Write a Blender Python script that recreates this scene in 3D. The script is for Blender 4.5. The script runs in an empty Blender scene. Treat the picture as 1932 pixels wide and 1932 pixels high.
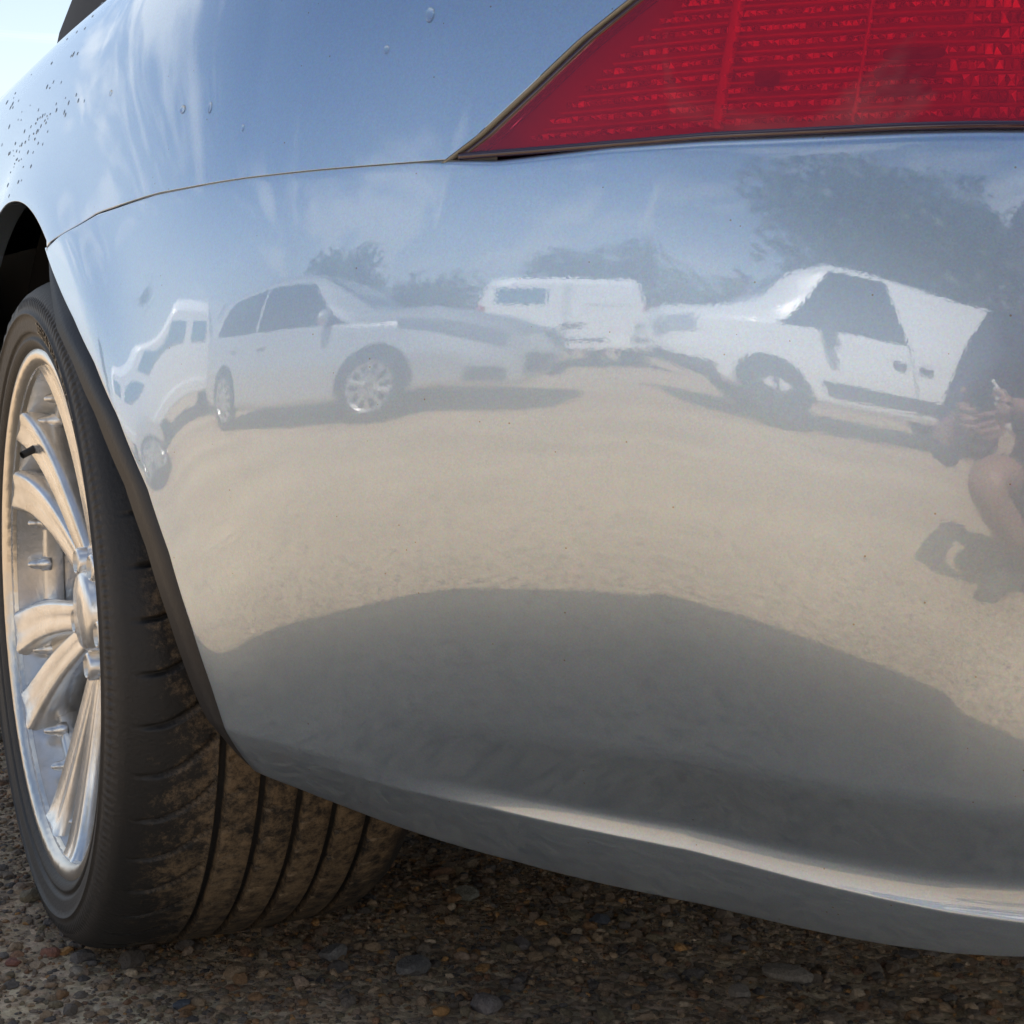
import bpy, bmesh, math, random
import numpy as np
from mathutils import Vector, Matrix
R = math.radians
SC = bpy.context.scene
COL = SC.collection
rnd = random.Random(7)
rng = np.random.default_rng(11)

# ------------------------------------------------------------------ camera
# world frame: left rear wheel face at X=0, Y=0 ; Y forward along the car, X to its right, Z up
CAM = Vector((-.2861, -1.5924, .611))
cd = bpy.data.cameras.new('camera')
cam = bpy.data.objects.new('camera', cd)
COL.objects.link(cam)
SC.camera = cam
cd.sensor_width = 36
cd.lens = 36 * 3000 / 1932
cd.clip_start = .02
cd.clip_end = 3000
cam.location = CAM
cam.rotation_euler = (R(90 - 6.51), 0, R(-26.68))

# ------------------------------------------------------------------ sky and sun
SUN_EL, SUN_AZ = 50, 69          # azimuth from +Y (car forward) towards +X
w = bpy.data.worlds.new('World')
SC.world = w
w.use_nodes = True
nt = w.node_tree
bg = nt.nodes['Background']
sky = nt.nodes.new('ShaderNodeTexSky')
sky.sky_type = 'NISHITA'
sky.sun_disc = False
sky.sun_elevation = R(SUN_EL)
sky.sun_rotation = R(SUN_AZ)
sky.air_density = 1.0
sky.dust_density = .4
sky.ozone_density = 1.3
tc = nt.nodes.new('ShaderNodeTexCoord')
sx = nt.nodes.new('ShaderNodeSeparateXYZ')
nt.links.new(tc.outputs['Generated'], sx.inputs[0])
# clouds on a plane high above: direction / height
zm = nt.nodes.new('ShaderNodeMath'); zm.operation = 'MAXIMUM'; zm.inputs[1].default_value = .0
nt.links.new(sx.outputs['Z'], zm.inputs[0])
za = nt.nodes.new('ShaderNodeMath'); za.operation = 'ADD'; za.inputs[1].default_value = .13
nt.links.new(zm.outputs[0], za.inputs[0])
dv = nt.nodes.new('ShaderNodeVectorMath'); dv.operation = 'DIVIDE'
cz = nt.nodes.new('ShaderNodeCombineXYZ')
for i in range(3): nt.links.new(za.outputs[0], cz.inputs[i])
nt.links.new(tc.outputs['Generated'], dv.inputs[0]); nt.links.new(cz.outputs[0], dv.inputs[1])
mp = nt.nodes.new('ShaderNodeMapping'); mp.inputs['Rotation'].default_value = (0, 0, R(35)); mp.inputs['Scale'].default_value = (.55, 1.5, .2)
mp.inputs['Location'].default_value = (.35, .9, 0)
nt.links.new(dv.outputs[0], mp.inputs[0])
n1 = nt.nodes.new('ShaderNodeTexNoise'); n1.inputs['Scale'].default_value = 1.3; n1.inputs['Detail'].default_value = 9; n1.inputs['Roughness'].default_value = .62; n1.inputs['Distortion'].default_value = .9
nt.links.new(mp.outputs[0], n1.inputs['Vector'])
n2 = nt.nodes.new('ShaderNodeTexNoise'); n2.inputs['Scale'].default_value = .75; n2.inputs['Detail'].default_value = 3
nt.links.new(dv.outputs[0], n2.inputs['Vector'])
mm = nt.nodes.new('ShaderNodeMath'); mm.operation = 'MULTIPLY_ADD'; mm.inputs[1].default_value = .75
nt.links.new(n2.outputs[0], mm.inputs[0]); nt.links.new(n1.outputs[0], mm.inputs[2])
cr = nt.nodes.new('ShaderNodeValToRGB')
cr.color_ramp.elements[0].position = .86; cr.color_ramp.elements[0].color = (0, 0, 0, 1)
cr.color_ramp.elements[1].position = 1.08; cr.color_ramp.elements[1].color = (1, 1, 1, 1)
nt.links.new(mm.outputs[0], cr.inputs[0])
mx = nt.nodes.new('ShaderNodeMixRGB')
mx.inputs[2].default_value = (6.4, 6.9, 7.4, 1)
hz_ = nt.nodes.new('ShaderNodeMapRange'); hz_.inputs['From Min'].default_value = .0; hz_.inputs['From Max'].default_value = .34; hz_.inputs['To Min'].default_value = .97; hz_.inputs['To Max'].default_value = 0
nt.links.new(sx.outputs['Z'], hz_.inputs[0])
mxx = nt.nodes.new('ShaderNodeMath'); mxx.operation = 'MAXIMUM'; nt.links.new(hz_.outputs[0], mxx.inputs[0]); nt.links.new(cr.outputs[0], mxx.inputs[1])
nt.links.new(mxx.outputs[0], mx.inputs[0]); nt.links.new(sky.outputs[0], mx.inputs[1])
nt.links.new(mx.outputs[0], bg.inputs[0])
bg.inputs[1].default_value = .087

sd = bpy.data.lights.new('sun', 'SUN'); sd.energy = 5.0; sd.angle = R(.53); sd.color = (1, .95, .87)
so = bpy.data.objects.new('sun', sd); COL.objects.link(so)
sv = Vector((math.cos(R(SUN_EL)) * math.sin(R(SUN_AZ)), math.cos(R(SUN_EL)) * math.cos(R(SUN_AZ)), math.sin(R(SUN_EL))))
so.rotation_euler = sv.to_track_quat('Z', 'Y').to_euler()
so.location = sv * 30

SC.view_settings.view_transform = 'Standard'
SC.view_settings.look = 'None'
SC.view_settings.exposure = .95
SC.view_settings.gamma = 1
SC.view_settings.use_curve_mapping = False
try:
    SC.cycles.max_bounces = 10
    SC.cycles.transparent_max_bounces = 12
    SC.cycles.sample_clamp_indirect = 12
except Exception: pass

# ------------------------------------------------------------------ materials
def mat(name, col=(.5, .5, .5), rough=.5, metal=0., coat=0., coat_ior=1.5, coat_rough=.02, spec=.5):
    m = bpy.data.materials.new(name); m.use_nodes = True
    b = m.node_tree.nodes['Principled BSDF']
    b.inputs['Base Color'].default_value = (*col, 1)
    b.inputs['Roughness'].default_value = rough
    b.inputs['Metallic'].default_value = metal
    b.inputs['Specular IOR Level'].default_value = spec
    b.inputs['Coat Weight'].default_value = coat
    b.inputs['Coat IOR'].default_value = coat_ior
    b.inputs['Coat Roughness'].default_value = coat_rough
    return m
def N(m, t, **k):
    n = m.node_tree.nodes.new(t)
    for a, v in k.items():
        if a.startswith('i_'):
            key = a[2:].replace('_', ' ')
            n.inputs[key].default_value = v
        else: setattr(n, a, v)
    return n
def L(m, a, b): m.node_tree.links.new(a, b)
def P(m): return m.node_tree.nodes['Principled BSDF']
def objco(m):
    return N(m, 'ShaderNodeTexCoord').outputs['Object']
def noise_col(m, scale, c1, c2, p0=.35, p1=.65, detail=6, to='Base Color', rough=.6):
    co = objco(m); n = N(m, 'ShaderNodeTexNoise', i_Scale=scale, i_Detail=detail, i_Roughness=rough)
    L(m, co, n.inputs['Vector'])
    r = N(m, 'ShaderNodeValToRGB'); e = r.color_ramp.elements
    e[0].position = p0; e[0].color = (*c1, 1); e[1].position = p1; e[1].color = (*c2, 1)
    L(m, n.outputs[0], r.inputs[0]); L(m, r.outputs[0], P(m).inputs[to])
    return n, r
def bump(m, scale, dist, detail=3, strength=1., to='Normal', vec=None):
    co = vec or objco(m)
    n = N(m, 'ShaderNodeTexNoise', i_Scale=scale, i_Detail=detail)
    L(m, co, n.inputs['Vector'])
    b = N(m, 'ShaderNodeBump', i_Distance=dist, i_Strength=strength)
    L(m, n.outputs[0], b.inputs['Height']); L(m, b.outputs[0], P(m).inputs[to])
    return b

def car_paint(name, col, metal=.85, rough=.34, coat_ior=2.0, flake=True):
    m = mat(name, col, rough, metal, 1., coat_ior, .012)
    co = objco(m)
    # flakes : tiny tone changes, and a faint orange peel in the clear coat
    if flake:
        v = N(m, 'ShaderNodeTexVoronoi', i_Scale=900.); L(m, co, v.inputs['Vector'])
        hs = N(m, 'ShaderNodeMixRGB', blend_type='MULTIPLY'); hs.inputs[0].default_value = .16
        hs.inputs[1].default_value = (*col, 1)
        L(m, v.outputs['Color'], hs.inputs[2]); L(m, hs.outputs[0], P(m).inputs['Base Color'])
    bump(m, 420, .000010, 2, 1, 'Coat Normal', co)
    return m
M = {}
M['paint'] = car_paint('silver_blue_paint', (.435, .542, .68), .9, .34, 2.05)
def specks(m, scale, thr, col):
    co = objco(m); v = N(m, 'ShaderNodeTexVoronoi', i_Scale=scale); L(m, co, v.inputs['Vector'])
    sp = N(m, 'ShaderNodeSeparateColor'); L(m, v.outputs['Color'], sp.inputs[0])
    a = N(m, 'ShaderNodeMath', operation='LESS_THAN'); a.inputs[1].default_value = .16; L(m, v.outputs['Distance'], a.inputs[0])
    b = N(m, 'ShaderNodeMath', operation='GREATER_THAN'); b.inputs[1].default_value = thr; L(m, sp.outputs[0], b.inputs[0])
    c = N(m, 'ShaderNodeMath', operation='MULTIPLY'); L(m, a.outputs[0], c.inputs[0]); L(m, b.outputs[0], c.inputs[1])
    return c
sk = specks(M['paint'], 240., .985, None)
old = P(M['paint']).inputs['Base Color'].links[0].from_socket
mk = N(M['paint'], 'ShaderNodeMixRGB'); mk.inputs[2].default_value = (.30, .26, .21, 1); L(M['paint'], sk.outputs[0], mk.inputs[0]); L(M['paint'], old, mk.inputs[1]); L(M['paint'], mk.outputs[0], P(M['paint']).inputs['Base Color'])
nf = N(M['paint'], 'ShaderNodeTexNoise', i_Scale=7., i_Detail=8, i_Roughness=.7); L(M['paint'], objco(M['paint']), nf.inputs['Vector'])
rf_ = N(M['paint'], 'ShaderNodeMapRange'); rf_.inputs['From Min'].default_value = .35; rf_.inputs['From Max'].default_value = .75; rf_.inputs['To Min'].default_value = .004; rf_.inputs['To Max'].default_value = .035; L(M['paint'], nf.outputs[0], rf_.inputs[0]); L(M['paint'], rf_.outputs[0], P(M['paint']).inputs['Coat Roughness'])
M['gap'] = mat('seam_sealant', (.045, .04, .032), .7)
M['dark_gap'] = mat('dark_gap', (.01, .01, .012), .7)
M['black_plastic'] = mat('black_plastic', (.022, .022, .024), .5); bump(M['black_plastic'], 300, .0003)
M['black_cloth'] = mat('black_cloth', (.014, .014, .016), .85)
M['glass_dark'] = mat('dark_glass', (.01, .012, .014), .03, spec=.6)
M['white_paint'] = mat('white_paint', (.78, .79, .80), .3, 0, 1., 1.5)
M['silver_paint'] = car_paint('silver_paint', (.62, .63, .64), .55, .3, 1.6)
M['chrome'] = mat('chrome', (.8, .8, .8), .12, 1)
M['wheel_dark'] = mat('far_tyre_and_arch_shade', (.02, .02, .02), .8)  # far tyres; also paints the shade in their arches
M['alloy_far'] = mat('alloy_far', (.6, .6, .6), .3, .8)

# ------------------------------------------------------------------ helpers
def mesh(name, verts, faces, m, parent=None, smooth=True):
    me = bpy.data.meshes.new(name)
    me.from_pydata([tuple(map(float, v)) for v in verts], [], [tuple(map(int, f)) for f in faces])
    me.update()
    if smooth: me.polygons.foreach_set('use_smooth', [True] * len(me.polygons))
    if m is not None: me.materials.append(m)
    o = bpy.data.objects.new(name, me); COL.objects.link(o)
    if parent is not None: o.parent = parent
    return o
def grid_faces(a, b, close_a=False, close_b=False, flip=False, off=0):
    i = np.arange(a if close_a else a - 1); j = np.arange(b if close_b else b - 1)
    I, J = np.meshgrid(i, j, indexing='ij'); I = I.ravel(); J = J.ravel()
    I2 = (I + 1) % a; J2 = (J + 1) % b
    q = np.stack([I * b + J, I2 * b + J, I2 * b + J2, I * b + J2], 1) + off
    return q[:, ::-1] if flip else q
def grid(name, G, m, parent=None, close_a=False, close_b=False, flip=False):
    a, b = G.shape[:2]
    return mesh(name, G.reshape(-1, 3), grid_faces(a, b, close_a, close_b, flip), m, parent)
def bm_obj(name, bm, m, parent=None, smooth=False, bevel=0):
    me = bpy.data.meshes.new(name); bm.to_mesh(me); bm.free()
    if smooth: me.polygons.foreach_set('use_smooth', [True] * len(me.polygons))
    if m is not None: me.materials.append(m)
    o = bpy.data.objects.new(name, me); COL.objects.link(o)
    if parent is not None: o.parent = parent
    if bevel:
        b = o.modifiers.new('bevel', 'BEVEL'); b.width = bevel; b.segments = 2; b.limit_method = 'ANGLE'
    return o
def add_box(bm, c, s, rot=None):
    M4 = Matrix.Translation(c) @ (rot.to_4x4() if rot is not None else Matrix.Identity(4)) @ Matrix.Diagonal((*s, 1))
    bmesh.ops.create_cube(bm, size=1, matrix=M4)
def lathe(prof, n=64, axis='X', a0=0, a1=2 * math.pi):
    """prof: list of (x, r). returns grid [n, len]"""
    full = abs(a1 - a0) > 6.28
    t = np.linspace(a0, a1, n, endpoint=not full)
    pr = np.array(prof)
    return np.stack([np.broadcast_to(pr[:, 0], (n, len(pr))), np.cos(t)[:, None] * pr[:, 1], np.sin(t)[:, None] * pr[:, 1]], -1)
def thing(name, label, cat, loc=(0, 0, 0), group=None, rotz=0):
    o = bpy.data.objects.new(name, None); COL.objects.link(o)
    o.location = loc; o.rotation_euler = (0, 0, rotz); o['label'] = label; o['category'] = cat
    if group: o['group'] = group
    return o
def tag(o, label, cat, group=None):
    o['label'] = label; o['category'] = cat
    if group: o['group'] = group
    return o
def tube(name, pts, rad, m, parent=None, n=8):
    pts = [Vector(p) for p in pts]; V = []
    for i, p in enumerate(pts):
        t = (pts[min(i + 1, len(pts) - 1)] - pts[max(i - 1, 0)]).normalized()
        u = t.cross(Vector((0, 0, 1)) if abs(t.z) < .9 else Vector((1, 0, 0))).normalized(); v = t.cross(u)
        r = rad[i] if isinstance(rad, (list, tuple)) else rad
        for k in range(n):
            a = 2 * math.pi * k / n; V.append(p + (u * math.cos(a) + v * math.sin(a)) * r)
    G = np.array([tuple(v) for v in V]).reshape(len(pts), n, 3)
    return grid(name, G, m, parent, close_b=True)

# ------------------------------------------------------------------ the ground
gm = mat('gravel_ground', (.3, .25, .19), .95)
co = objco(gm)
na = N(gm, 'ShaderNodeTexNoise', i_Scale=1.1, i_Detail=8, i_Roughness=.65); L(gm, co, na.inputs['Vector'])
ra = N(gm, 'ShaderNodeValToRGB'); e = ra.color_ramp.elements
e[0].position = .3; e[0].color = (.23, .158, .095, 1); e[1].position = .7; e[1].color = (.43, .32, .205, 1)
L(gm, na.outputs[0], ra.inputs[0])
vo = N(gm, 'ShaderNodeTexVoronoi', i_Scale=70.); L(gm, co, vo.inputs['Vector'])
hsv = N(gm, 'ShaderNodeHueSaturation', i_Saturation=.07, i_Value=1.); L(gm, vo.outputs['Color'], hsv.inputs['Color'])
mxg = N(gm, 'ShaderNodeMixRGB', blend_type='OVERLAY'); mxg.inputs[0].default_value = .55
L(gm, ra.outputs[0], mxg.inputs[1]); L(gm, hsv.outputs[0], mxg.inputs[2])
vo2 = N(gm, 'ShaderNodeTexVoronoi', i_Scale=260.); L(gm, co, vo2.inputs['Vector'])
hs2 = N(gm, 'ShaderNodeHueSaturation', i_Saturation=.06, i_Value=1.); L(gm, vo2.outputs['Color'], hs2.inputs['Color'])
mxh = N(gm, 'ShaderNodeMixRGB', blend_type='OVERLAY'); mxh.inputs[0].default_value = .4
L(gm, mxg.outputs[0], mxh.inputs[1]); L(gm, hs2.outputs[0], mxh.inputs[2])
L(gm, mxh.outputs[0], P(gm).inputs['Base Color'])
nb = N(gm, 'ShaderNodeTexNoise', i_Scale=9., i_Detail=9, i_Roughness=.7); L(gm, co, nb.inputs['Vector'])
ad = N(gm, 'ShaderNodeMath', operation='MULTIPLY_ADD'); ad.inputs[1].default_value = -.35
L(gm, vo.outputs['Distance'], ad.inputs[0]); L(gm, nb.outputs[0], ad.inputs[2])
bb = N(gm, 'ShaderNodeBump', i_Distance=.02, i_Strength=1.); L(gm, ad.outputs[0], bb.inputs['Height']); L(gm, bb.outputs[0], P(gm).inputs['Normal'])
# ground sheet: fine and uneven near the car, one sheet to the horizon
xs = np.concatenate([np.linspace(-400, -8, 12), np.linspace(-6, -.6, 30), np.linspace(-.5, 1.6, 85), np.linspace(1.8, 6, 16), np.linspace(8, 400, 12)])
ys = np.concatenate([np.linspace(-400, -8, 12), np.linspace(-6, -1.1, 26), np.linspace(-1, 2, 121), np.linspace(2.2, 8, 24), np.linspace(10, 400, 12)])
GX, GY = np.meshgrid(xs, ys, indexing='ij')
def hgt(x, y):
    return (.004 * np.sin(3.1 * x + 1.2 * y) * np.sin(2.3 * y - .7 * x) + .0025 * np.sin(13 * x + 4 * y + 1) * np.sin(11 * y - 5 * x)) * np.exp(-((x - .4) ** 2 + y ** 2) / 30) - .002
GZ = hgt(GX, GY)
g = grid('ground', np.stack([GX, GY, GZ], -1), gm); g['kind'] = 'structure'

# loose gravel : nobody could count it
ico = bmesh.new(); bmesh.ops.create_icosphere(ico, subdivisions=1, radius=1)
V0 = np.array([v.co[:] for v in ico.verts]); F0 = np.array([[v.index for v in f.verts] for f in ico.faces]); ico.free()
ico = bmesh.new(); bmesh.ops.create_icosphere(ico, subdivisions=2, radius=1)
V1 = np.array([v.co[:] for v in ico.verts]); F1 = np.array([[v.index for v in f.verts] for f in ico.faces]); ico.free()
PAL = np.array([(.20, .17, .14), (.16, .15, .14), (.26, .22, .17), (.12, .12, .125), (.30, .26, .21), (.22, .15, .09), (.34, .22, .10), (.10, .105, .12), (.40, .37, .32), (.20, .13, .09), (.17, .165, .13), (.23, .20, .18)])
PW = np.array([16, 14, 14, 9, 8, 7, 3, 7, 3, 4, 8, 10], float); PW /= PW.sum()
def in_patch(n):
    k = int(n * .8); x = rng.uniform(-.12, 1.08, n) + rng.normal(0, .16, n); y = rng.uniform(-.5, 1.5, n) + rng.normal(0, .2, n)
    x[k:] = -.1 + rng.normal(0, .6, n - k); y[k:] = rng.normal(-.2, .9, n - k)
    return x, y
def stones(n, rmin, rmax, V, F, power=2.):
    x, y = in_patch(n)
    r = rmin + (rmax - rmin) * rng.random(n) ** power
    s = np.stack([r * rng.uniform(.8, 1.35, n), r * rng.uniform(.75, 1.15, n), r * rng.uniform(.45, .85, n)], -1)
    nv = len(V)
    # per stone lumpy shape: random plane cuts
    pts = np.broadcast_to(V, (n, nv, 3)).copy()
    for k in range(5):
        d = rng.normal(size=(n, 1, 3)); d /= np.linalg.norm(d, axis=-1, keepdims=True)
        c = rng.uniform(.55, .9, (n, 1)); h = (pts * d).sum(-1); ex = np.maximum(h - c, 0)
        pts -= ex[..., None] * d
    pts *= 1 + rng.normal(0, .05, (n, nv, 1))
    pts *= s[:, None, :]
    a = rng.uniform(0, 6.283, n); ca, sa = np.cos(a)[:, None], np.sin(a)[:, None]
    t = rng.normal(0, .3, n); ct, st = np.cos(t)[:, None], np.sin(t)[:, None]
    X, Y, Z = pts[..., 0], pts[..., 1], pts[..., 2]
    Y, Z = Y * ct - Z * st, Y * st + Z * ct
    X, Y = X * ca - Y * sa, X * sa + Y * ca
    pts = np.stack([X + x[:, None], Y + y[:, None], Z + (hgt(x, y) + s[:, 2] * rng.uniform(-.4, .42, n))[:, None]], -1)
    col = np.array([1.14, .92, .70]) * PAL[rng.choice(len(PAL), n, p=PW)] * rng.uniform(.75, 1.3, (n, 1))
    faces = (F[None] + (np.arange(n) * nv)[:, None, None]).reshape(-1, 3)
    cols = np.repeat(col, nv, axis=0)
    return pts.reshape(-1, 3), faces, cols
parts = [stones(62000, .0013, .0046, V0, F0, 1.5), stones(13000, .0034, .0090, V1, F1, 2.2), stones(420, .008, .0165, V1, F1, 2.4)]
off = 0; VV = []; FF = []; CC = []
for p_, f_, c_ in parts:
    VV.append(p_); FF.append(f_ + off); CC.append(c_); off += len(p_)
VV = np.concatenate(VV); FF = np.concatenate(FF); CC = np.concatenate(CC)
me = bpy.data.meshes.new('gravel')
me.vertices.add(len(VV)); me.vertices.foreach_set('co', VV.astype(np.float32).ravel())
me.loops.add(FF.size); me.loops.foreach_set('vertex_index', FF.astype(np.int32).ravel())
me.polygons.add(len(FF)); me.polygons.foreach_set('loop_start', np.arange(0, FF.size, 3, dtype=np.int32))
me.update(calc_edges=True)
ca = me.color_attributes.new('tone', 'FLOAT_COLOR', 'POINT')
ca.data.foreach_set('color', np.concatenate([CC, np.ones((len(CC), 1))], 1).astype(np.float32).ravel())
me.polygons.foreach_set('use_smooth', np.zeros(len(FF), bool))
sm = mat('stone', (.2, .2, .2), .85)
at = N(sm, 'ShaderNodeAttribute', attribute_name='tone')
co = objco(sm); ns = N(sm, 'ShaderNodeTexNoise', i_Scale=330., i_Detail=6, i_Roughness=.7); L(sm, co, ns.inputs['Vector'])
rs = N(sm, 'ShaderNodeValToRGB'); rs.color_ramp.elements[0].position = .3; rs.color_ramp.elements[0].color = (.55, .5, .45, 1); rs.color_ramp.elements[1].position = .7; rs.color_ramp.elements[1].color = (1.2, 1.2, 1.2, 1)
L(sm, ns.outputs[0], rs.inputs[0])
mu = N(sm, 'ShaderNodeMixRGB', blend_type='MULTIPLY'); mu.inputs[0].default_value = 1
L(sm, at.outputs['Color'], mu.inputs[1]); L(sm, rs.outputs[0], mu.inputs[2]); L(sm, mu.outputs[0], P(sm).inputs['Base Color'])
bump(sm, 500, .0012, 4)
me.materials.append(sm)
go = bpy.data.objects.new('gravel', me); COL.objects.link(go); go['kind'] = 'stuff'; go['label'] = 'loose grey and brown gravel under and around the tyre'

# ------------------------------------------------------------------ the silver-blue car: body surface
XC = .907       # centre line
KS = [0, .10, .22, .34, .46, .56, .66, .80, .86, .92, 1.0, 1.06, 1.20, 1.45, 1.6, 3.]
KP = [270, 269, 266, 259, 249, 240, 234.2, 232.3, 231.6, 229, 224, 219.5, 206, 186, 180, 180]
_s = np.linspace(0, 2.1, 3000); _p = np.interp(_s, KS, KP); _w = np.hanning(151); _w /= _w.sum()
_p = np.convolve(np.pad(_p, 75, mode='edge'), _w, 'valid'); _ds = _s[1] - _s[0]; _t = np.radians(_p - 90)
_x = -.010 + np.concatenate([[0], np.cumsum(np.sin(_t[:-1])) * _ds]); _y = np.concatenate([[0], np.cumsum(np.cos(_t[:-1])) * _ds])
S_END = float(np.interp(XC, _x, _s))
def base(s):
    s = np.asarray(s, float); f = np.minimum(s, 0)
    waist = .022 * np.clip(-f / 1.3, 0, 1) ** 2 * (3 - 2 * np.clip(-f / 1.3, 0, 1))
    return np.interp(s, _s, _x) + waist, np.interp(s, _s, _y) - f, np.interp(s, _s, _p)
S0 = np.linspace(.12, 1.12, 26)
TAB = {"t": [0.6859, 0.6936, 0.6999, 0.7069, 0.709, 0.7117, 0.7143, 0.7153, 0.7168, 0.7181, 0.7186, 0.7192, 0.7194, 0.7197, 0.7202, 0.7206, 0.7213, 0.7222, 0.7234, 0.7234, 0.7235, 0.7238, 0.7234, 0.7221, 0.7211, 0.7211],
"c": [0.3268, 0.3268, 0.3268, 0.3268, 0.3268, 0.3242, 0.3231, 0.3234, 0.3246, 0.3264, 0.3286, 0.3307, 0.3327, 0.3341, 0.3349, 0.3349, 0.334, 0.3322, 0.3298, 0.3268, 0.3236, 0.3206, 0.3184, 0.3177, 0.3194, 0.3244],
"s1": [0.3102, 0.3102, 0.3102, 0.3102, 0.3102, 0.3, 0.2952, 0.2935, 0.2933, 0.2934, 0.2928, 0.2912, 0.2884, 0.2845, 0.2798, 0.2746, 0.2695, 0.2648, 0.2612, 0.2589, 0.2581, 0.2587, 0.2605, 0.2629, 0.2646, 0.2644],
"s2": [0.3062, 0.3062, 0.3062, 0.3062, 0.3062, 0.2932, 0.2869, 0.2847, 0.2846, 0.2849, 0.2848, 0.2834, 0.2807, 0.2765, 0.2712, 0.2652, 0.259, 0.2531, 0.248, 0.2443, 0.2422, 0.2417, 0.2427, 0.2445, 0.2461, 0.2462],
"b": [0.2982, 0.2982, 0.2982, 0.2982, 0.2982, 0.2852, 0.2789, 0.2694, 0.2594, 0.25, 0.2413, 0.2332, 0.2261, 0.2198, 0.2146, 0.2105, 0.2075, 0.2056, 0.2049, 0.2053, 0.2066, 0.2089, 0.2118, 0.2151, 0.2186, 0.2217]}
for _k in ('c', 's1', 's2', 'b'): TAB[_k] = np.polyval(np.polyfit(S0[3:], np.array(TAB[_k])[3:], 3 if _k != 'c' else 2), np.maximum(S0, .2))
def tb(k, s): return float(np.interp(s, S0, TAB[k]))
EK = [.12, .30, .48, .66, .81, .90, 1.0, 1.12]; EV = [2.5, 2.3, 1.8, -.8, -.8, 1.2, 3.2, 4.]
ZK = [.20, .33, .40, .52, .60, .72, .80]; EKN = [-24, -18, -14, -7.2, 0, 9., 17]
def em(z, s): return np.interp(s, EK, EV) + np.interp(z, ZK, EKN)
def integ(wz, e):
    """offset inward along a falling list of heights, zero at z=.6"""
    te = np.tan(np.radians(e)); d = np.concatenate([[0], np.cumsum((te[1:] + te[:-1]) / 2 * np.diff(wz))])
    return d
def d_main(z, s):
    """inward offset of the plain body side at height z"""
    zz = np.linspace(.6, z, 40); te = np.tan(np.radians(em(zz, s)))
    return float(((te[1:] + te[:-1]) / 2 * np.diff(zz)).sum())
UNDER = -16.5
def bumper_profile(s):
    zt, zc, z1, z2, zb = (tb(k, s) for k in ('t', 'c', 's1', 's2', 'b'))
    A = np.clip((s - .52) / .34, 0, 1); A = A * A * (3 - 2 * A)
    B = np.clip((s - .46) / .28, 0, 1); B = B * B * (3 - 2 * B)
    rr = float(np.interp(s, [.3, .62, .72, .95, 1.1], [.0025, .003, .006, .011, .012]))      # rounding of the top edge
    zt += .0042 * float(np.clip((s - .70) / .08, 0, 1)) + .0038 * float(np.clip((s - .2) / .3, 0, 1)) * float(np.clip((.70 - s) / .06, 0, 1))
    e0 = em(zt - rr, s)
    # top shelf + rounding
    ph = np.linspace(88, e0, 14); zr = []; dr = []
    zt2 = zt - rr * (1 - math.sin(R(e0)))
    for a in ph:
        zr.append(zt2 + rr * (math.sin(R(a)) - math.sin(R(e0)))); dr.append(rr * (math.cos(R(e0)) - math.cos(R(a))))
    zk = [zt2, zc + .008, zc - .008, z1 + (z1 - z2) * .75, z1 + (z1 - z2) * .10, z2 + .0012, z2 - .0012, zb]
    u = UNDER * A
    ek = [em(zt2, s), em(zc + .008, s), em(zc - .008, s) + u, em(z1, s) + u, (1 - B) * (em(z1, s) - 12) + B * -3, (1 - B) * (em(z2, s) - 14) + B * np.interp(s, [.85, 1.05], [8, 14]), (1 - A) * (em(z2, s) - 16) + A * -26, -40.]
    zk = np.minimum.accumulate(np.array(zk) - np.arange(8) * 1e-5)
    ws = [np.linspace(zk[i], zk[i + 1], n, endpoint=False) for i, n in enumerate((64, 12, 22, 14, 12, 4))] + [np.linspace(zk[6], zk[7], 24)]
    wz = np.concatenate(ws); e = np.interp(-wz, -zk, np.array(ek)); d = integ(wz, e)
    d -= np.interp(-.6, -wz, d)
    dt = d[0]
    Z = np.concatenate([[zr[0]], zr[:-1], wz]); D = np.concatenate([[dt + dr[0] + .03], np.array(dr[:-1]) + dt, d])
    # bottom edge rolls under
    rb = .006; zz = []; dd = []
    for a in np.linspace(R(40), R(100), 7)[1:]:
        zz.append(Z[-1] - rb * (math.sin(a) - math.sin(R(40)))); dd.append(D[-1] + rb * (math.cos(R(40)) - math.cos(a)))
    zz.append(zz[-1] + .012); dd.append(dd[-1] + .05)
    return np.concatenate([Z, zz]), np.concatenate([D, dd])
ARZ = [.27, .2762, .3026, .3373, .3864, .441, .49, .5439, .5862, .6208, .676, .69, .8]
ARS = [.416, .416, .418, .416, .408, .394, .372, .332, .286, .232, .125, .098, .05]
def flare(sig): return .011 * np.exp(-(np.maximum(sig, 0) / .045) ** 1.6)     # outward, near the arch

def mirror(G):
    H = G.copy(); H[..., 0] = 2 * XC - H[..., 0]; return H

CAR = thing('parked_car', 'silver blue car with red tail light seen close at its rear corner', 'car', (.9, 0, 0))
def part(o): 
    o.parent = CAR; o.matrix_parent_inverse = Matrix.Translation((-.9, 0, 0)); return o

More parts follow.
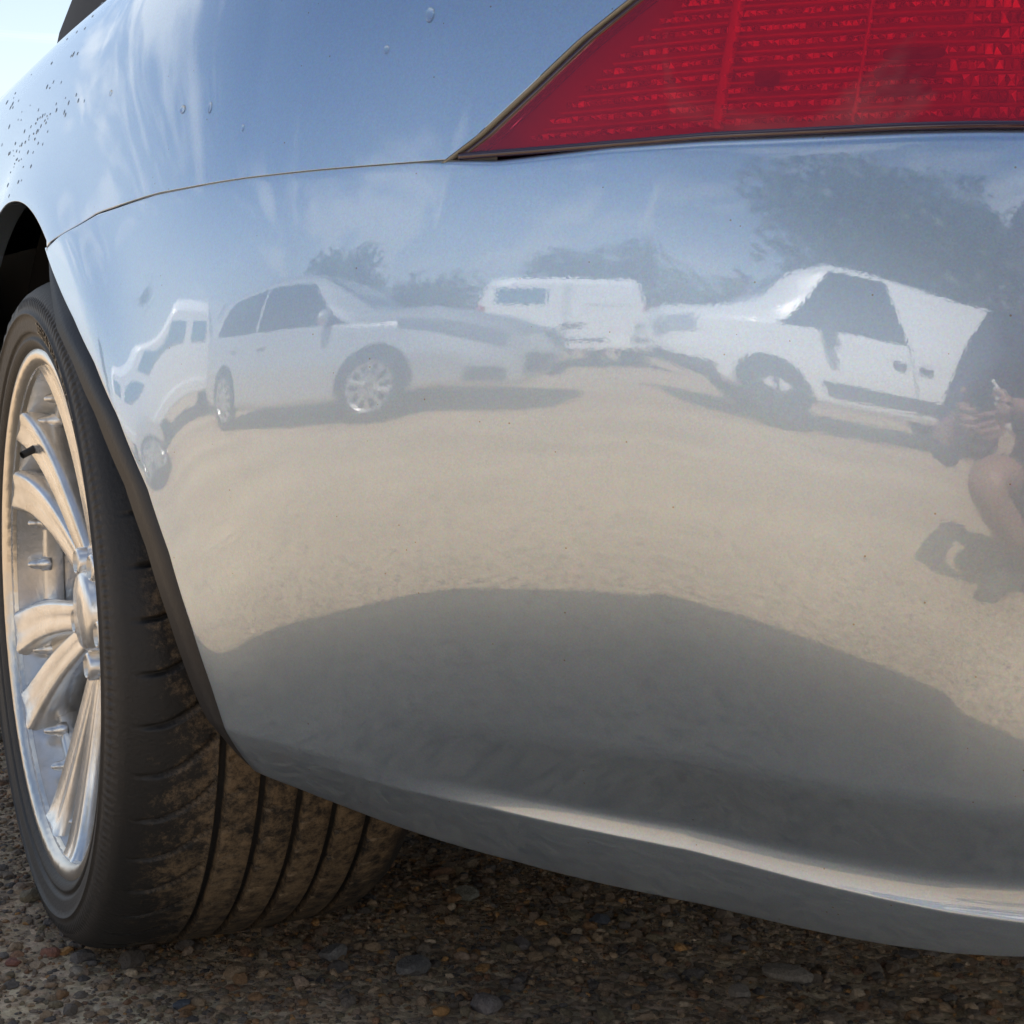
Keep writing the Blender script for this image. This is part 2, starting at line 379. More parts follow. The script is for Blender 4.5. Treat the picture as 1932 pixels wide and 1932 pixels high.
# bumper ------------------------------------------------------------
def bumper_grid():
    nu = 300
    uu = np.linspace(0, 1, nu) ** 1.25
    prof = {}
    rows = []
    SS = np.linspace(.05, S_END, 420); ZZ = []; DD = []
    for s in SS:
        z, d = bumper_profile(s); ZZ.append(z); DD.append(d)
    ZZ = np.array(ZZ); DD = np.array(DD); nv = ZZ.shape[1]
    G = np.zeros((nu + 4, nv, 3))
    for v in range(nv):
        # edge of the arch on this row: iterate because height depends on s
        sa = .4
        for _ in range(12): sa = float(np.interp(np.interp(sa, SS, ZZ[:, v]), ARZ, ARS)) 
        s = sa + (S_END - sa) * uu
        z = np.interp(s, SS, ZZ[:, v]); d = np.interp(s, SS, DD[:, v])
        bw = np.clip((z - .34) / .2, 0, 1); bw = bw * bw * (3 - 2 * bw)
        d = d - flare(np.maximum(np.hypot(s, z - .335) - .386, 0) * bw + (s - sa) * (1 - bw))
        x, y, p = base(s); nx, ny = np.sin(np.radians(p)), np.cos(np.radians(p))
        G[4:, v, 0] = x - nx * d; G[4:, v, 1] = y - ny * d; G[4:, v, 2] = z
        # lip turned into the wheel arch
        tx, ty = ny[0], -nx[0]       # forward along the side
        if ty < 0: tx, ty = -tx, -ty
        for k, (a, b) in enumerate(((.006, .03), (.0055, .012), (.0045, .004), (.002, .0008))):
            G[k, v] = (G[4, v, 0] - nx[0] * b + tx * a, G[4, v, 1] - ny[0] * b + ty * a, z[0])
    return G
BG = bumper_grid()
G2 = np.concatenate([BG, mirror(BG)[::-1][1:]], 0)
part(grid('rear_bumper', G2, M['paint'], None, flip=True))

# black rubber lip along the arch edge
E0_ = BG[4, 15:-8]; n_ = len(E0_)
tt = np.linspace(0, 1, n_)
rib = []
for i, p in enumerate(E0_):
    wdt = .024 * min(1, (tt[i] / .10)) * (1 - .78 * tt[i] ** 2)
    a = np.array((-wdt * .55, wdt * 1.3, 0)); q = np.array((.003, .006, 0))
    rib.append([p + np.array((.03, .008, 0)), p + q, p + q + a * .5, p + q + a, p + q + a + np.array((.004, .004, 0)), p + np.array((.035, .03, 0))])
lipG = np.array(rib)
part(grid('arch_trim', lipG, M['black_plastic'], None))
part(grid('arch_trim', mirror(lipG), M['black_plastic'], None, flip=True))

# upper body -----------------------------------------------------------
LK = [0, .08, .16, .23, .29, .33, .37, .48]
def up_profile(s, l):
    zt = tb('t', s); e0 = em(zt, s)
    ll = np.linspace(0, .48, 240); er = np.radians(np.interp(ll, LK, [e0, e0 + 3, 18, 30, 50, 70, 82, 87])); dl = ll[1]
    z = zt + np.concatenate([[0], np.cumsum(np.cos(er[:-1])) * dl]); d = d_main(zt, s) + np.concatenate([[0], np.cumsum(np.sin(er[:-1])) * dl])
    return np.interp(l, ll, z), np.interp(l, ll, d)
def body_pt(s, l, inset=0.):
    """points on the upper body; s, l arrays of the same shape"""
    s = np.asarray(s, float); l = np.broadcast_to(np.asarray(l, float), s.shape)
    z = np.zeros(s.shape); d = np.zeros(s.shape)
    su = np.linspace(s.min(), s.max(), 90); lu = np.linspace(0, .48, 121)
    TZ = np.zeros((90, 121)); TD = np.zeros((90, 121))
    for i, q in enumerate(su): TZ[i], TD[i] = up_profile(q, lu)
    fi = np.clip((s - su[0]) / max(su[-1] - su[0], 1e-9) * 89, 0, 88.999); i0 = fi.astype(int); fi -= i0
    fj = np.clip(l / .48 * 120, 0, 119.999); j0 = fj.astype(int); fj -= j0
    def bil(T): return (T[i0, j0] * (1 - fj) + T[i0, j0 + 1] * fj) * (1 - fi) + (T[i0 + 1, j0] * (1 - fj) + T[i0 + 1, j0 + 1] * fj) * fi
    z = bil(TZ); d = bil(TD) + inset
    x, y, p = base(s); nx, ny = np.sin(np.radians(p)), np.cos(np.radians(p))
    return np.stack([x - nx * d, y - ny * d, z], -1)
# light outline: distance along the body upward -> s
LEL = [0, .016, .044, .073, .097, .118, .16, .22, .3, .48]; LES = [.660, .685, .719, .753, .787, .819, .865, .91, .93, .93]
def s_light(l): return np.interp(l, LEL, LES)
def arch_z(s):
    return .335 + .405 * np.sqrt(np.maximum(1 - ((s + .13) / np.where(s > -.13, .5, .3)) ** 2, 0))
def arch_dist(s, z):
    return (np.hypot((s + .13) / np.where(s > -.13, .5, .3), np.maximum(z - .335, 0) / .405) - 1) * .39
def side_low(s):
    """lower edge of the painted side ahead of the bumper"""
    return np.where(s > .118, 9., np.where(s > -.386, np.maximum(arch_z(s), .335), .215))
def side_column(s, zlow, n=40):
    """body side from zlow up to the seam height, at one s"""
    zt = tb('t', s)
    z = np.linspace(min(zlow, zt - .004), zt, n); d = np.array([d_main(q, s) for q in z]); return z, d
def side_panel(name, s0, s1, ns, m, arch=True, cut=None, low=None):
    ss = np.linspace(s0, s1, ns); cols = []
    nl = 90
    for s in ss:
        zl = float(low(s)) if low else .215
        zt = tb('t', s)
        x, y, p = base(s); nx, ny = math.sin(R(p)), math.cos(R(p))
        c = []
        if zl < zt + .002:
            z, d = side_column(s, zl)
        else:
            z = np.full(40, zt + .0035); d = np.full(40, d_main(zt, s)); d[:20] += .02
        if zl < zt + .002 and arch and abs(s) < .6:
            d = d - flare(arch_dist(s, z))
            d[0] += .022; d[1] += .003
        for a, b in zip(z, d): c.append((x - nx * b, y - ny * b, a))
        cols.append(c)
    A = np.array(cols)
    l = np.linspace(.0035, .48, nl)
    Sg = np.broadcast_to(ss[:, None], (ns, nl)).copy(); Lg = np.broadcast_to(l[None], (ns, nl))
    if cut is not None:      # squeeze s so that the last column follows the light
        f = (Sg - s0) / (s1 - s0); Sg = s0 + f * (cut(Lg) - s0)
    B = body_pt(Sg, Lg)
    if arch: # carry the flare above the seam height
        for i, s in enumerate(ss):
            zl = float(low(s))
            if abs(s) < .5 and zl < 5:
                x, y, p = base(s); sig = B[i, :, 2] - zl; f = flare(sig)
                B[i, :, 0] += math.sin(R(p)) * f; B[i, :, 1] += math.cos(R(p)) * f
    return A, B
def low_rear(s): return 9. if s > .118 else (float(arch_z(np.array(s))) if s > -.43 else .215)
s_fwd = -.74
ssq = None
A, B = side_panel('quarter_panel', s_fwd, .93, 330, None, True, None, low_rear)
# the lower part ends at the seam, the upper part is cut by the light: squeeze only the upper part, beyond s=.30
ns = 330; ss = np.linspace(s_fwd, .93, ns); l = np.concatenate([[.0022, .0026, .0032, .0042, .006], np.linspace(.009, .48, 85)])
Sg = np.broadcast_to(ss[:, None], (ns, 90)).copy(); Lg = np.broadcast_to(l[None], (ns, 90)).copy()
L0 = np.array([max(0., (low_rear(q) - tb('t', q)) / .98) if low_rear(q) < 5 else 0. for q in ss]); Lg = L0[:, None] + Lg * (.48 - L0[:, None]) / .48
end = s_light(Lg); k = np.clip((Sg - .2) / (.93 - .2), 0, 1); Sg2 = np.where(Sg > .2, .2 + k * (end - .2), Sg)
B2 = body_pt(Sg2, Lg)
pz = base(Sg2)[2]; f = flare(arch_dist(Sg2, B2[..., 2]))
B2[..., 0] += np.sin(np.radians(pz)) * f; B2[..., 1] += np.cos(np.radians(pz)) * f
# lower strip for s beyond the bumper start is replaced by a turned-in edge under the seam
for i, s in enumerate(ss):
    if s > .118 or True:
        pass
lowA = A.copy()
for i in range(ns):
    if ss[i] > .118 or L0[i] > .002:
        e = B2[i, 0]; p = float(base(Sg2[i, 0])[2]); nx, ny = math.sin(R(p)), math.cos(R(p))
        q = np.linspace(.022 if L0[i] > .002 else .004, 0, 40); lowA[i] = np.stack([e[0] - nx * q, e[1] - ny * q, np.full(40, e[2]) - .0008 * (q > 0)], -1)
    else:
        lowA[i, :, :] = A[i]
QG = np.concatenate([lowA, B2], 1)
part(grid('quarter_panel', QG, M['paint'], None, flip=True))
part(grid('quarter_panel', mirror(QG), M['paint'], None))

# seam strip between quarter panel and bumper (tan sealant showing in the gap)
ssm = np.linspace(.10, .70, 120); sg = []
for s in ssm:
    zt = tb('t', s); x, y, p = base(s); nx, ny = math.sin(R(p)), math.cos(R(p)); d = d_main(zt, s) + .0035
    hh = .0060 * float(np.interp(s, [.1, .35, .6], [1, .8, .35])); d += .0005; sg.append([(x - nx * d, y - ny * d, zt - .004), (x - nx * d, y - ny * d, zt + hh)])
part(grid('seam_strip', np.array(sg), M['gap'], None, flip=True))

# forward body: door, front wing, bonnet, front, windscreen (outside the photograph, but the car goes on)
def plain_side(name, s0, s1, ns, low):
    ss = np.linspace(s0, s1, ns); C = []
    l = np.linspace(.0, .48, 50)
    for s in ss:
        z, d = side_column(s, low(s), 24); x, y, p = base(s); nx, ny = math.sin(R(p)), math.cos(R(p))
        C.append([(x - nx * b, y - ny * b, a) for a, b in zip(z, d)])
    B = body_pt(np.broadcast_to(ss[:, None], (ns, 50)).copy(), np.broadcast_to(l[None], (ns, 50)))
    G = np.concatenate([np.array(C), B], 1)
    fr = np.clip((-(ss + 2.0)) / 1.6, 0, 1)
    G[:, :, 2] -= (fr ** 2)[:, None] * np.clip(G[:, :, 2] - .5, 0, 1) * .45     # wing falls towards the nose
    G[:, :, 0] += (np.clip((-(ss + 3.0)) / .65, 0, 1) ** 2.2)[:, None] * .45     # nose plan
    part(grid(name, G, M['paint'], None, flip=True)); part(grid(name, mirror(G), M['paint'], None))
    return G
DG = plain_side('door', -2.05, -.746, 40, lambda s: .215)
def low_front(s): return .335 + math.sqrt(max(.375 ** 2 - (s + 2.78) ** 2, 0)) if abs(s + 2.78) < .375 else .215
FG = plain_side('front_wing', -3.62, -2.056, 90, low_front)
def cap(name, Lrow, m):
    r = np.array(Lrow); rr_ = mirror(r); t = np.linspace(0, 1, 14)
    G = r[:, None] * (1 - t)[None, :, None] + rr_[:, None] * t[None, :, None]
    G[..., 2] += (.03 * np.sin(np.pi * t))[None]
    G[..., 2] -= .002
    return part(grid(name, G, m, None))
cap('bonnet', FG[:, -1], M['paint'])
cap('front_bumper', FG[0, :], M['paint'])
# deck behind the roof
deckrow = [q for q in B2[:, -1]]
cap('boot_lid', deckrow[::4], M['paint'])
# soft top
st = []
for y, zt_, wb_, wt_ in ((-.50, 1.015, .62, .55), (-.30, 1.12, .66, .55), (0., 1.25, .695, .54), (.4, 1.33, .715, .53), (.8, 1.355, .695, .51), (1.2, 1.345, .645, .475), (1.5, 1.31, .60, .45)):
    row = []
    for t in np.linspace(0, 1, 28):
        a = math.pi * t
        xx = -math.cos(a); c_ = abs(xx) ** .7 * (1 if xx > 0 else -1)
        h = math.sin(a) ** .5
        wid = wb_ + .010 + (wt_ - wb_) * h ** 2.5
        row.append((XC + c_ * wid, y, .985 + (zt_ - .985) * h))
    st.append(row)
part(grid('soft_top', np.array(st), M['black_cloth'], None))
ws_ = [[(XC + a * w_, y, z) for a in np.linspace(-1, 1, 12)] for y, z, w_ in ((1.5, 1.30, .43), (1.75, 1.20, .48), (2.0, 1.09, .53), (2.2, .99, .56))]
part(grid('windscreen', np.array(ws_), M['glass_dark'], None))
# floor of the car
fb = bmesh.new(); add_box(fb, (XC, 1.55, .5), (1.02, 4.0, .6)); add_box(fb, (XC, 1.4, .34), (1.62, 2.0, .28))
part(bm_obj('underbody', fb, M['black_plastic']))
br = BG[4:, -1]; brm = mirror(br); t_c = np.linspace(0, 1, 12)
UT = br[::6, None] * (1 - t_c)[None, :, None] + brm[::6, None] * t_c[None, :, None]
UT[..., 2] += .03 * np.minimum(np.sin(np.pi * t_c) * 2.5, 1)[None]
part(grid('rear_undertray', UT, M['black_plastic'], None))

# wheel arch liner
al = []
for a in np.linspace(R(-20), R(172), 60):
    c_, s_ = math.cos(a), math.sin(a)
    al.append([(.035, .39 * c_, .335 + .415 * s_), (.06, .40 * c_, .335 + .425 * s_), (.34, .40 * c_, .335 + .425 * s_), (.36, .2 * c_, .335 + .2 * s_), (.36, 0, .335)])
M['liner'] = mat('arch_liner', (.008, .008, .009), .9)
ALG = np.array(al)
part(grid('arch_liner', ALG, M['liner'], None)); part(grid('arch_liner', mirror(ALG), M['liner'], None, flip=True))

# ------------------------------------------------------------------ tail light
lens = bpy.data.materials.new('red_lens'); lens.use_nodes = True
t_ = lens.node_tree; t_.nodes.clear()
out = t_.nodes.new('ShaderNodeOutputMaterial'); tr = t_.nodes.new('ShaderNodeBsdfTransparent'); tr.inputs[0].default_value = (1, .065, .125, 1)
gl = t_.nodes.new('ShaderNodeBsdfGlossy'); gl.inputs['Roughness'].default_value = .015
df = t_.nodes.new('ShaderNodeBsdfDiffuse'); df.inputs[0].default_value = (.80, .018, .07, 1)
m1 = t_.nodes.new('ShaderNodeMixShader'); m1.inputs[0].default_value = .21
t_.links.new(tr.outputs[0], m1.inputs[1]); t_.links.new(df.outputs[0], m1.inputs[2])
fr = t_.nodes.new('ShaderNodeFresnel'); fr.inputs[0].default_value = 1.5
m2 = t_.nodes.new('ShaderNodeMixShader'); t_.links.new(fr.outputs[0], m2.inputs[0]); t_.links.new(m1.outputs[0], m2.inputs[1]); t_.links.new(gl.outputs[0], m2.inputs[2])
t_.links.new(m2.outputs[0], out.inputs[0])
M['lens_edge'] = mat('lens_edge', (.028, .006, .016), .12, 0, 1., 1.5)
M['reflector'] = mat('red_reflector', (.52, .04, .065), .35, .25)
M['prism'] = mat('prism_painted_bright', (1, .95, .95), .2, .0); M['prism_mid'] = mat('prism_painted_mid', (.62, .3, .3), .2, .3); M['prism_dim'] = mat('prism_painted_dim', (.36, .08, .09), .25, .3)  # sparkle of the facets painted in as bright, mid and dim tones
M['reflector_dark'] = mat('dark_reflector', (.10, .008, .012), .35, .3)
TL_END = 1.42
def light_grid(l0, l1, nl, ns, inset, edge=0., s_end=TL_END):
    l = np.linspace(l0, l1, nl); u = np.linspace(0, 1, ns)
    Lg = np.broadcast_to(l[:, None], (nl, ns)).copy(); a = s_light(Lg) + edge
    Sg = a + (s_end - a) * u[None]
    return body_pt(Sg, Lg, inset)
LB, LT = .0045, .24
def tail_light(mir):
    f = (lambda G: mirror(G)) if mir else (lambda G: G)
    tl = part(grid('tail_light', f(light_grid(LB, LT, 50, 120, .034)), M['reflector'], None, flip=mir))
    def sub(o): o.parent = tl; return o
    sub(grid('lens', f(light_grid(LB + .002, LT, 60, 140, .0035, .009)), lens, None, flip=mir))
    # dark border of the lens along the diagonal and bottom
    for nm, a, b, ea, eb in (('lens_border', LB, LT, .0035, .0100),):
        l = np.linspace(a, b, 80); G = []
        for ins, ee in ((.040, ea - .004), (.012, ea - .004), (.004, ea), (.0025, ea + .002), (.0025, eb), (.012, eb + .003)):
            G.append(body_pt(s_light(l) + ee, l, ins))
        sub(grid(nm, f(np.array(G)), M['lens_edge'], None, flip=mir))
    s = np.linspace(.672, TL_END, 120); G = []
    for ins, ll in ((.02, .0015), (.003, .002), (.0015, .003), (.0015, .0062), (.006, .0072)):
        G.append(body_pt(s, np.full(120, ll) + .0012 * np.sin((s - .7) * 5), ins))
    sub(grid('lower_border', f(np.array(G)), M['lens_edge'], None, flip=not mir))
    # rows of little prisms behind the lens
    rows = np.arange(.016, .235, .0098)
    for r_, l0 in enumerate(rows):
        V = []; F = []
        s = float(s_light(l0)) + .028
        while s < TL_END - .02:
            st_ = .0042 if s < .98 else .0055
            tall = rnd.uniform(.0026, .0042) if s < .975 + .03 * rnd.random() else rnd.uniform(.0055, .0080)
            gap_v = rnd.uniform(-.0004, .0004)
            q = [(s, l0 - tall / 2 + gap_v, .026), (s + st_ * .92, l0 - tall / 2 + gap_v, .026), (s + st_ * .92, l0 + tall / 2, .026), (s, l0 + tall / 2, .026)]
            tip = (s + st_ * rnd.uniform(.25, .7), l0 + rnd.uniform(-.2, .35) * tall, .0225 - rnd.uniform(0, .0025))
            i0 = len(V); V += q + [tip]; F += [(i0, i0 + 1, i0 + 4), (i0 + 1, i0 + 2, i0 + 4), (i0 + 2, i0 + 3, i0 + 4), (i0 + 3, i0, i0 + 4)]
            s += st_
        A_ = np.array(V); Pp = np.array([body_pt(A_[:, 0], A_[:, 1], 0.)[i] for i in range(len(A_))]) if False else body_pt(A_[:, 0], A_[:, 1], A_[:, 2])
        o = mesh('prism_row', f(Pp), F, M['prism'], None, smooth=False); sub(o)
        o.data.materials.append(M['prism_mid']); o.data.materials.append(M['prism_dim'])
        mi = []
        for q in range(len(F) // 4):
            b_ = rnd.random(); far = A_[q * 5][0] > .97
            mi += [rnd.choices((0, 1, 2), (4, 4, 3) if far else (6, 3, 2))[0] for _ in range(4)] if b_ < .75 else [1 + (b_ > .85)] * 4
        o.data.polygons.foreach_set('material_index', mi)  # random painted brightness over the teeth
    # thin shelves between the rows
    for l0 in rows[:-1] + .0056:
        s = np.linspace(float(s_light(l0)) + .028, TL_END - .02, 60)
        G = np.array([body_pt(s, np.full(60, l0 + .0010), .034), body_pt(s, np.full(60, l0), .0255), body_pt(s, np.full(60, l0 - .0022), .034)])
        sub(grid('reflector_shelf', f(G), M['reflector'], None))
    # upright bars
    for s0, wd, m in ((.838, .0042, M['prism_mid']), (.925, .0012, M['prism_mid'])):
        l = np.linspace(.012, .225, 60); jit = np.array([rnd.uniform(-.0006, .0006) for _ in l])
        G = np.array([body_pt(s0 - wd + .10 * l, l, .030), body_pt(s0 + .10 * l + jit, l, .0185), body_pt(s0 + wd + .10 * l, l, .030)])
        sub(grid('upright_bar', f(G), m, None))
    # dark bulb openings
    for s0, l0, rs_, rl in ((.872, .0415, .008, .005), (.957, .030, .017, .0038), (.957, .041, .019, .0038), (.962, .0525, .019, .0038)):
        a = np.linspace(0, 2 * np.pi, 25)[:-1]
        ss_ = s0 + rs_ * np.sign(np.cos(a)) * np.abs(np.cos(a)) ** .5; l_ = l0 + rl * np.sign(np.sin(a)) * np.abs(np.sin(a)) ** .5
        ring = body_pt(ss_, l_, .0205); c_ = body_pt(np.array([s0, s0 + 1e-4]), np.array([l0, l0]), .024)[0]
        sub(mesh('bulb_opening', f(np.concatenate([ring, c_[None]])), [(i, (i + 1) % 24, 24) for i in range(24)], M['reflector_dark'], None, smooth=False))
    # pale seal along the panel edge
    l = np.linspace(-.002, LT, 80); G = []
    for ins, ee in ((.012, -.0012), (.001, -.0005), (.0004, .0006), (.001, .0020), (.012, .0030)):
        G.append(body_pt(s_light(np.maximum(l, 0)) + ee, np.maximum(l, 0), ins))
    o = grid('light_seal', f(np.array(G)), M['seal'], None, flip=mir); sub(o)
M['seal'] = mat('pale_seal', (.27, .255, .21), .55)
tail_light(False); tail_light(True)
# rear panel between the lights
l = np.linspace(.004, .48, 50); s = np.linspace(TL_END + .004, S_END, 20)
RG = body_pt(np.broadcast_to(s[None], (50, 20)).copy(), np.broadcast_to(l[:, None], (50, 20)))
sfill = np.linspace(.93, TL_END, 30); lf = np.linspace(LT + .002, .48, 24)
RF = body_pt(np.broadcast_to(sfill[None], (24, 30)).copy(), np.broadcast_to(lf[:, None], (24, 30)))
for G_ in (RG, RF):
    part(grid('boot_panel', G_, M['paint'], None)); part(grid('boot_panel', mirror(G_), M['paint'], None, flip=True))

# ------------------------------------------------------------------ the wheel
rub = mat('tyre_rubber', (.030, .019, .018), .62)
co = objco(rub)
sep = N(rub, 'ShaderNodeSeparateXYZ'); L(rub, co, sep.inputs[0])
nz = N(rub, 'ShaderNodeTexNoise', i_Scale=75., i_Detail=10, i_Roughness=.86); L(rub, co, nz.inputs['Vector'])
nz2 = N(rub, 'ShaderNodeTexNoise', i_Scale=9., i_Detail=4); L(rub, co, nz2.inputs['Vector'])
mr = N(rub, 'ShaderNodeMapRange'); mr.inputs['From Min'].default_value = .01; mr.inputs['From Max'].default_value = .085; L(rub, sep.outputs['X'], mr.inputs[0])
md = N(rub, 'ShaderNodeMath', operation='MULTIPLY_ADD'); md.inputs[1].default_value = .16; L(rub, mr.outputs[0], md.inputs[0]); L(rub, nz.outputs[0], md.inputs[2])
md2 = N(rub, 'ShaderNodeMath', operation='MULTIPLY_ADD'); md2.inputs[1].default_value = .35; L(rub, nz2.outputs[0], md2.inputs[0]); L(rub, md.outputs[0], md2.inputs[2])
rr_ = N(rub, 'ShaderNodeValToRGB'); e = rr_.color_ramp.elements; e[0].position = .74; e[0].color = (0, 0, 0, 1); e[1].position = .93; e[1].color = (1, 1, 1, 1)
L(rub, md2.outputs[0], rr_.inputs[0])
mxr = N(rub, 'ShaderNodeMixRGB'); mxr.inputs[1].default_value = (.017, .0165, .016, 1); mxr.inputs[2].default_value = (.22, .155, .09, 1)
cx = N(rub, 'ShaderNodeCombineXYZ'); L(rub, sep.outputs['Y'], cx.inputs[0]); L(rub, sep.outputs['Z'], cx.inputs[1])
ln = N(rub, 'ShaderNodeVectorMath', operation='LENGTH'); L(rub, cx.outputs[0], ln.inputs[0])
mr2 = N(rub, 'ShaderNodeMapRange'); mr2.inputs['From Min'].default_value = .3255; mr2.inputs['From Max'].default_value = .3285; L(rub, ln.outputs['Value'], mr2.inputs[0])
mm2 = N(rub, 'ShaderNodeMath', operation='MULTIPLY'); L(rub, rr_.outputs[0], mm2.inputs[0]); L(rub, mr2.outputs[0], mm2.inputs[1])
L(rub, mm2.outputs[0], mxr.inputs[0]); mr3 = N(rub, 'ShaderNodeMapRange'); mr3.inputs['From Min'].default_value = .004; mr3.inputs['From Max'].default_value = -.006; mr3.inputs['To Max'].default_value = .5; L(rub, sep.outputs['X'], mr3.inputs[0])
mxs = N(rub, 'ShaderNodeMixRGB'); mxs.inputs[2].default_value = (.062, .056, .050, 1); L(rub, mr3.outputs[0], mxs.inputs[0]); L(rub, mxr.outputs[0], mxs.inputs[1])
L(rub, mxs.outputs[0], P(rub).inputs['Base Color'])
bump(rub, 260, .0008, 6, 1, 'Normal', co)
M['rubber'] = rub
M['letter'] = mat('tyre_letter', (.010, .010, .010), .35)
M['alloy'] = mat('alloy', (.72, .69, .66), .26, .66, .6, 1.5, .05)
noise_col(M['alloy'], 30, (.64, .62, .58), (.82, .82, .81), .3, .6)
bump(M['alloy'], 240, .0003, 4)
M['alloy_edge'] = mat('alloy_edge', (.70, .66, .60), .28, .85); bump(M['alloy_edge'], 90, .0012, 5)

WC = .333
RT = .3335
NA = 1100
th_a = np.concatenate([np.linspace(R(80), R(292), NA, endpoint=False), np.linspace(R(292), R(440), 120, endpoint=False)])
prof = [(.020, .250), (.004, .256), (-.003, .263), (-.0065, .268), (-.0065, .2705), (-.0040, .2715), (-.0062, .276), (-.0078, .2765), (-.0082, .279), (-.0100, .287), (-.0108, .293), (-.0122, .2935), (-.0122, .295), (-.0106, .2955), (-.0098, .3), (-.0082, .3065), (-.0072, .3072), (-.0060, .3105), (-.002, .3155), (.005, .3205), (.013, .3248), (.020, .3272), (.028, .3288)]
for a in np.linspace(.032, .076, 12): prof.append((a, .3292 + .0015 * (a - .032) / .044))
for gx in (.082, .119, .154, .189, .224):
    r0 = RT - .0025 * abs(gx - .14) / .12
    prof += [(gx - .0048, r0), (gx - .0042, r0 - .0005), (gx - .0030, r0 - .0075), (gx + .0030, r0 - .0075), (gx + .0042, r0 - .0005), (gx + .0048, r0)]
    if gx < .22:
        for q in np.linspace(.2, .8, 4): prof.append((gx + .0048 + q * .0262, r0 + .0002))
prof += [(.245, .3305), (.262, .327), (.276, .318), (.284, .306), (.287, .29), (.282, .27), (.27, .25)]
prof = np.array(prof)
pitch = 2 * math.pi / 46
TX = np.broadcast_to(prof[:, 0], (len(th_a), len(prof))).copy(); TR = np.broadcast_to(prof[:, 1], TX.shape).copy()
for j, (x, r) in enumerate(prof):
    if .018 < x < .0765:        # curved shoulder cuts
        ph = ((th_a + .10 * ((x - .02) / .056) ** 2) % pitch) / pitch
        dd = np.minimum(ph, 1 - ph) * pitch * r
        TR[:, j] -= .0062 * np.clip(2.1 - dd / .0012, 0, 1) * (1 if x > .022 else .5)
    elif .085 < x < .23 and r > RT - .006:     # short slanting cuts on the ribs
        k_ = int((x - .085) / .035); u = ((x - .0868) % .035) / .0262
        ph = ((th_a + .045 * u + k_ * .05) % (pitch * .8)) / (pitch * .8); dd = np.minimum(ph, 1 - ph) * pitch * .8 * r
        if u < .45: TR[:, j] -= .0045 * np.clip(1.7 - dd / .0010, 0, 1)
    elif .300 < r < .3075 and x < 0:        # ribbed band on the shoulder
        TR[:, j] += .0006 * np.sign(np.sin(th_a * 230)); TX[:, j] -= .0006 * np.sign(np.sin(th_a * 230))
TY = np.cos(th_a)[:, None] * TR; TZ = np.sin(th_a)[:, None] * TR
low = TZ < -WC + .001
bul = np.clip((-WC + .05 - TZ) / .05, 0, 1) ** 2
TX = TX - np.where(TX < .14, 1, -1) * bul * .006 * np.clip(np.abs(TX - .14) / .12, 0, 1)
TZ = np.maximum(TZ, -WC + .001)
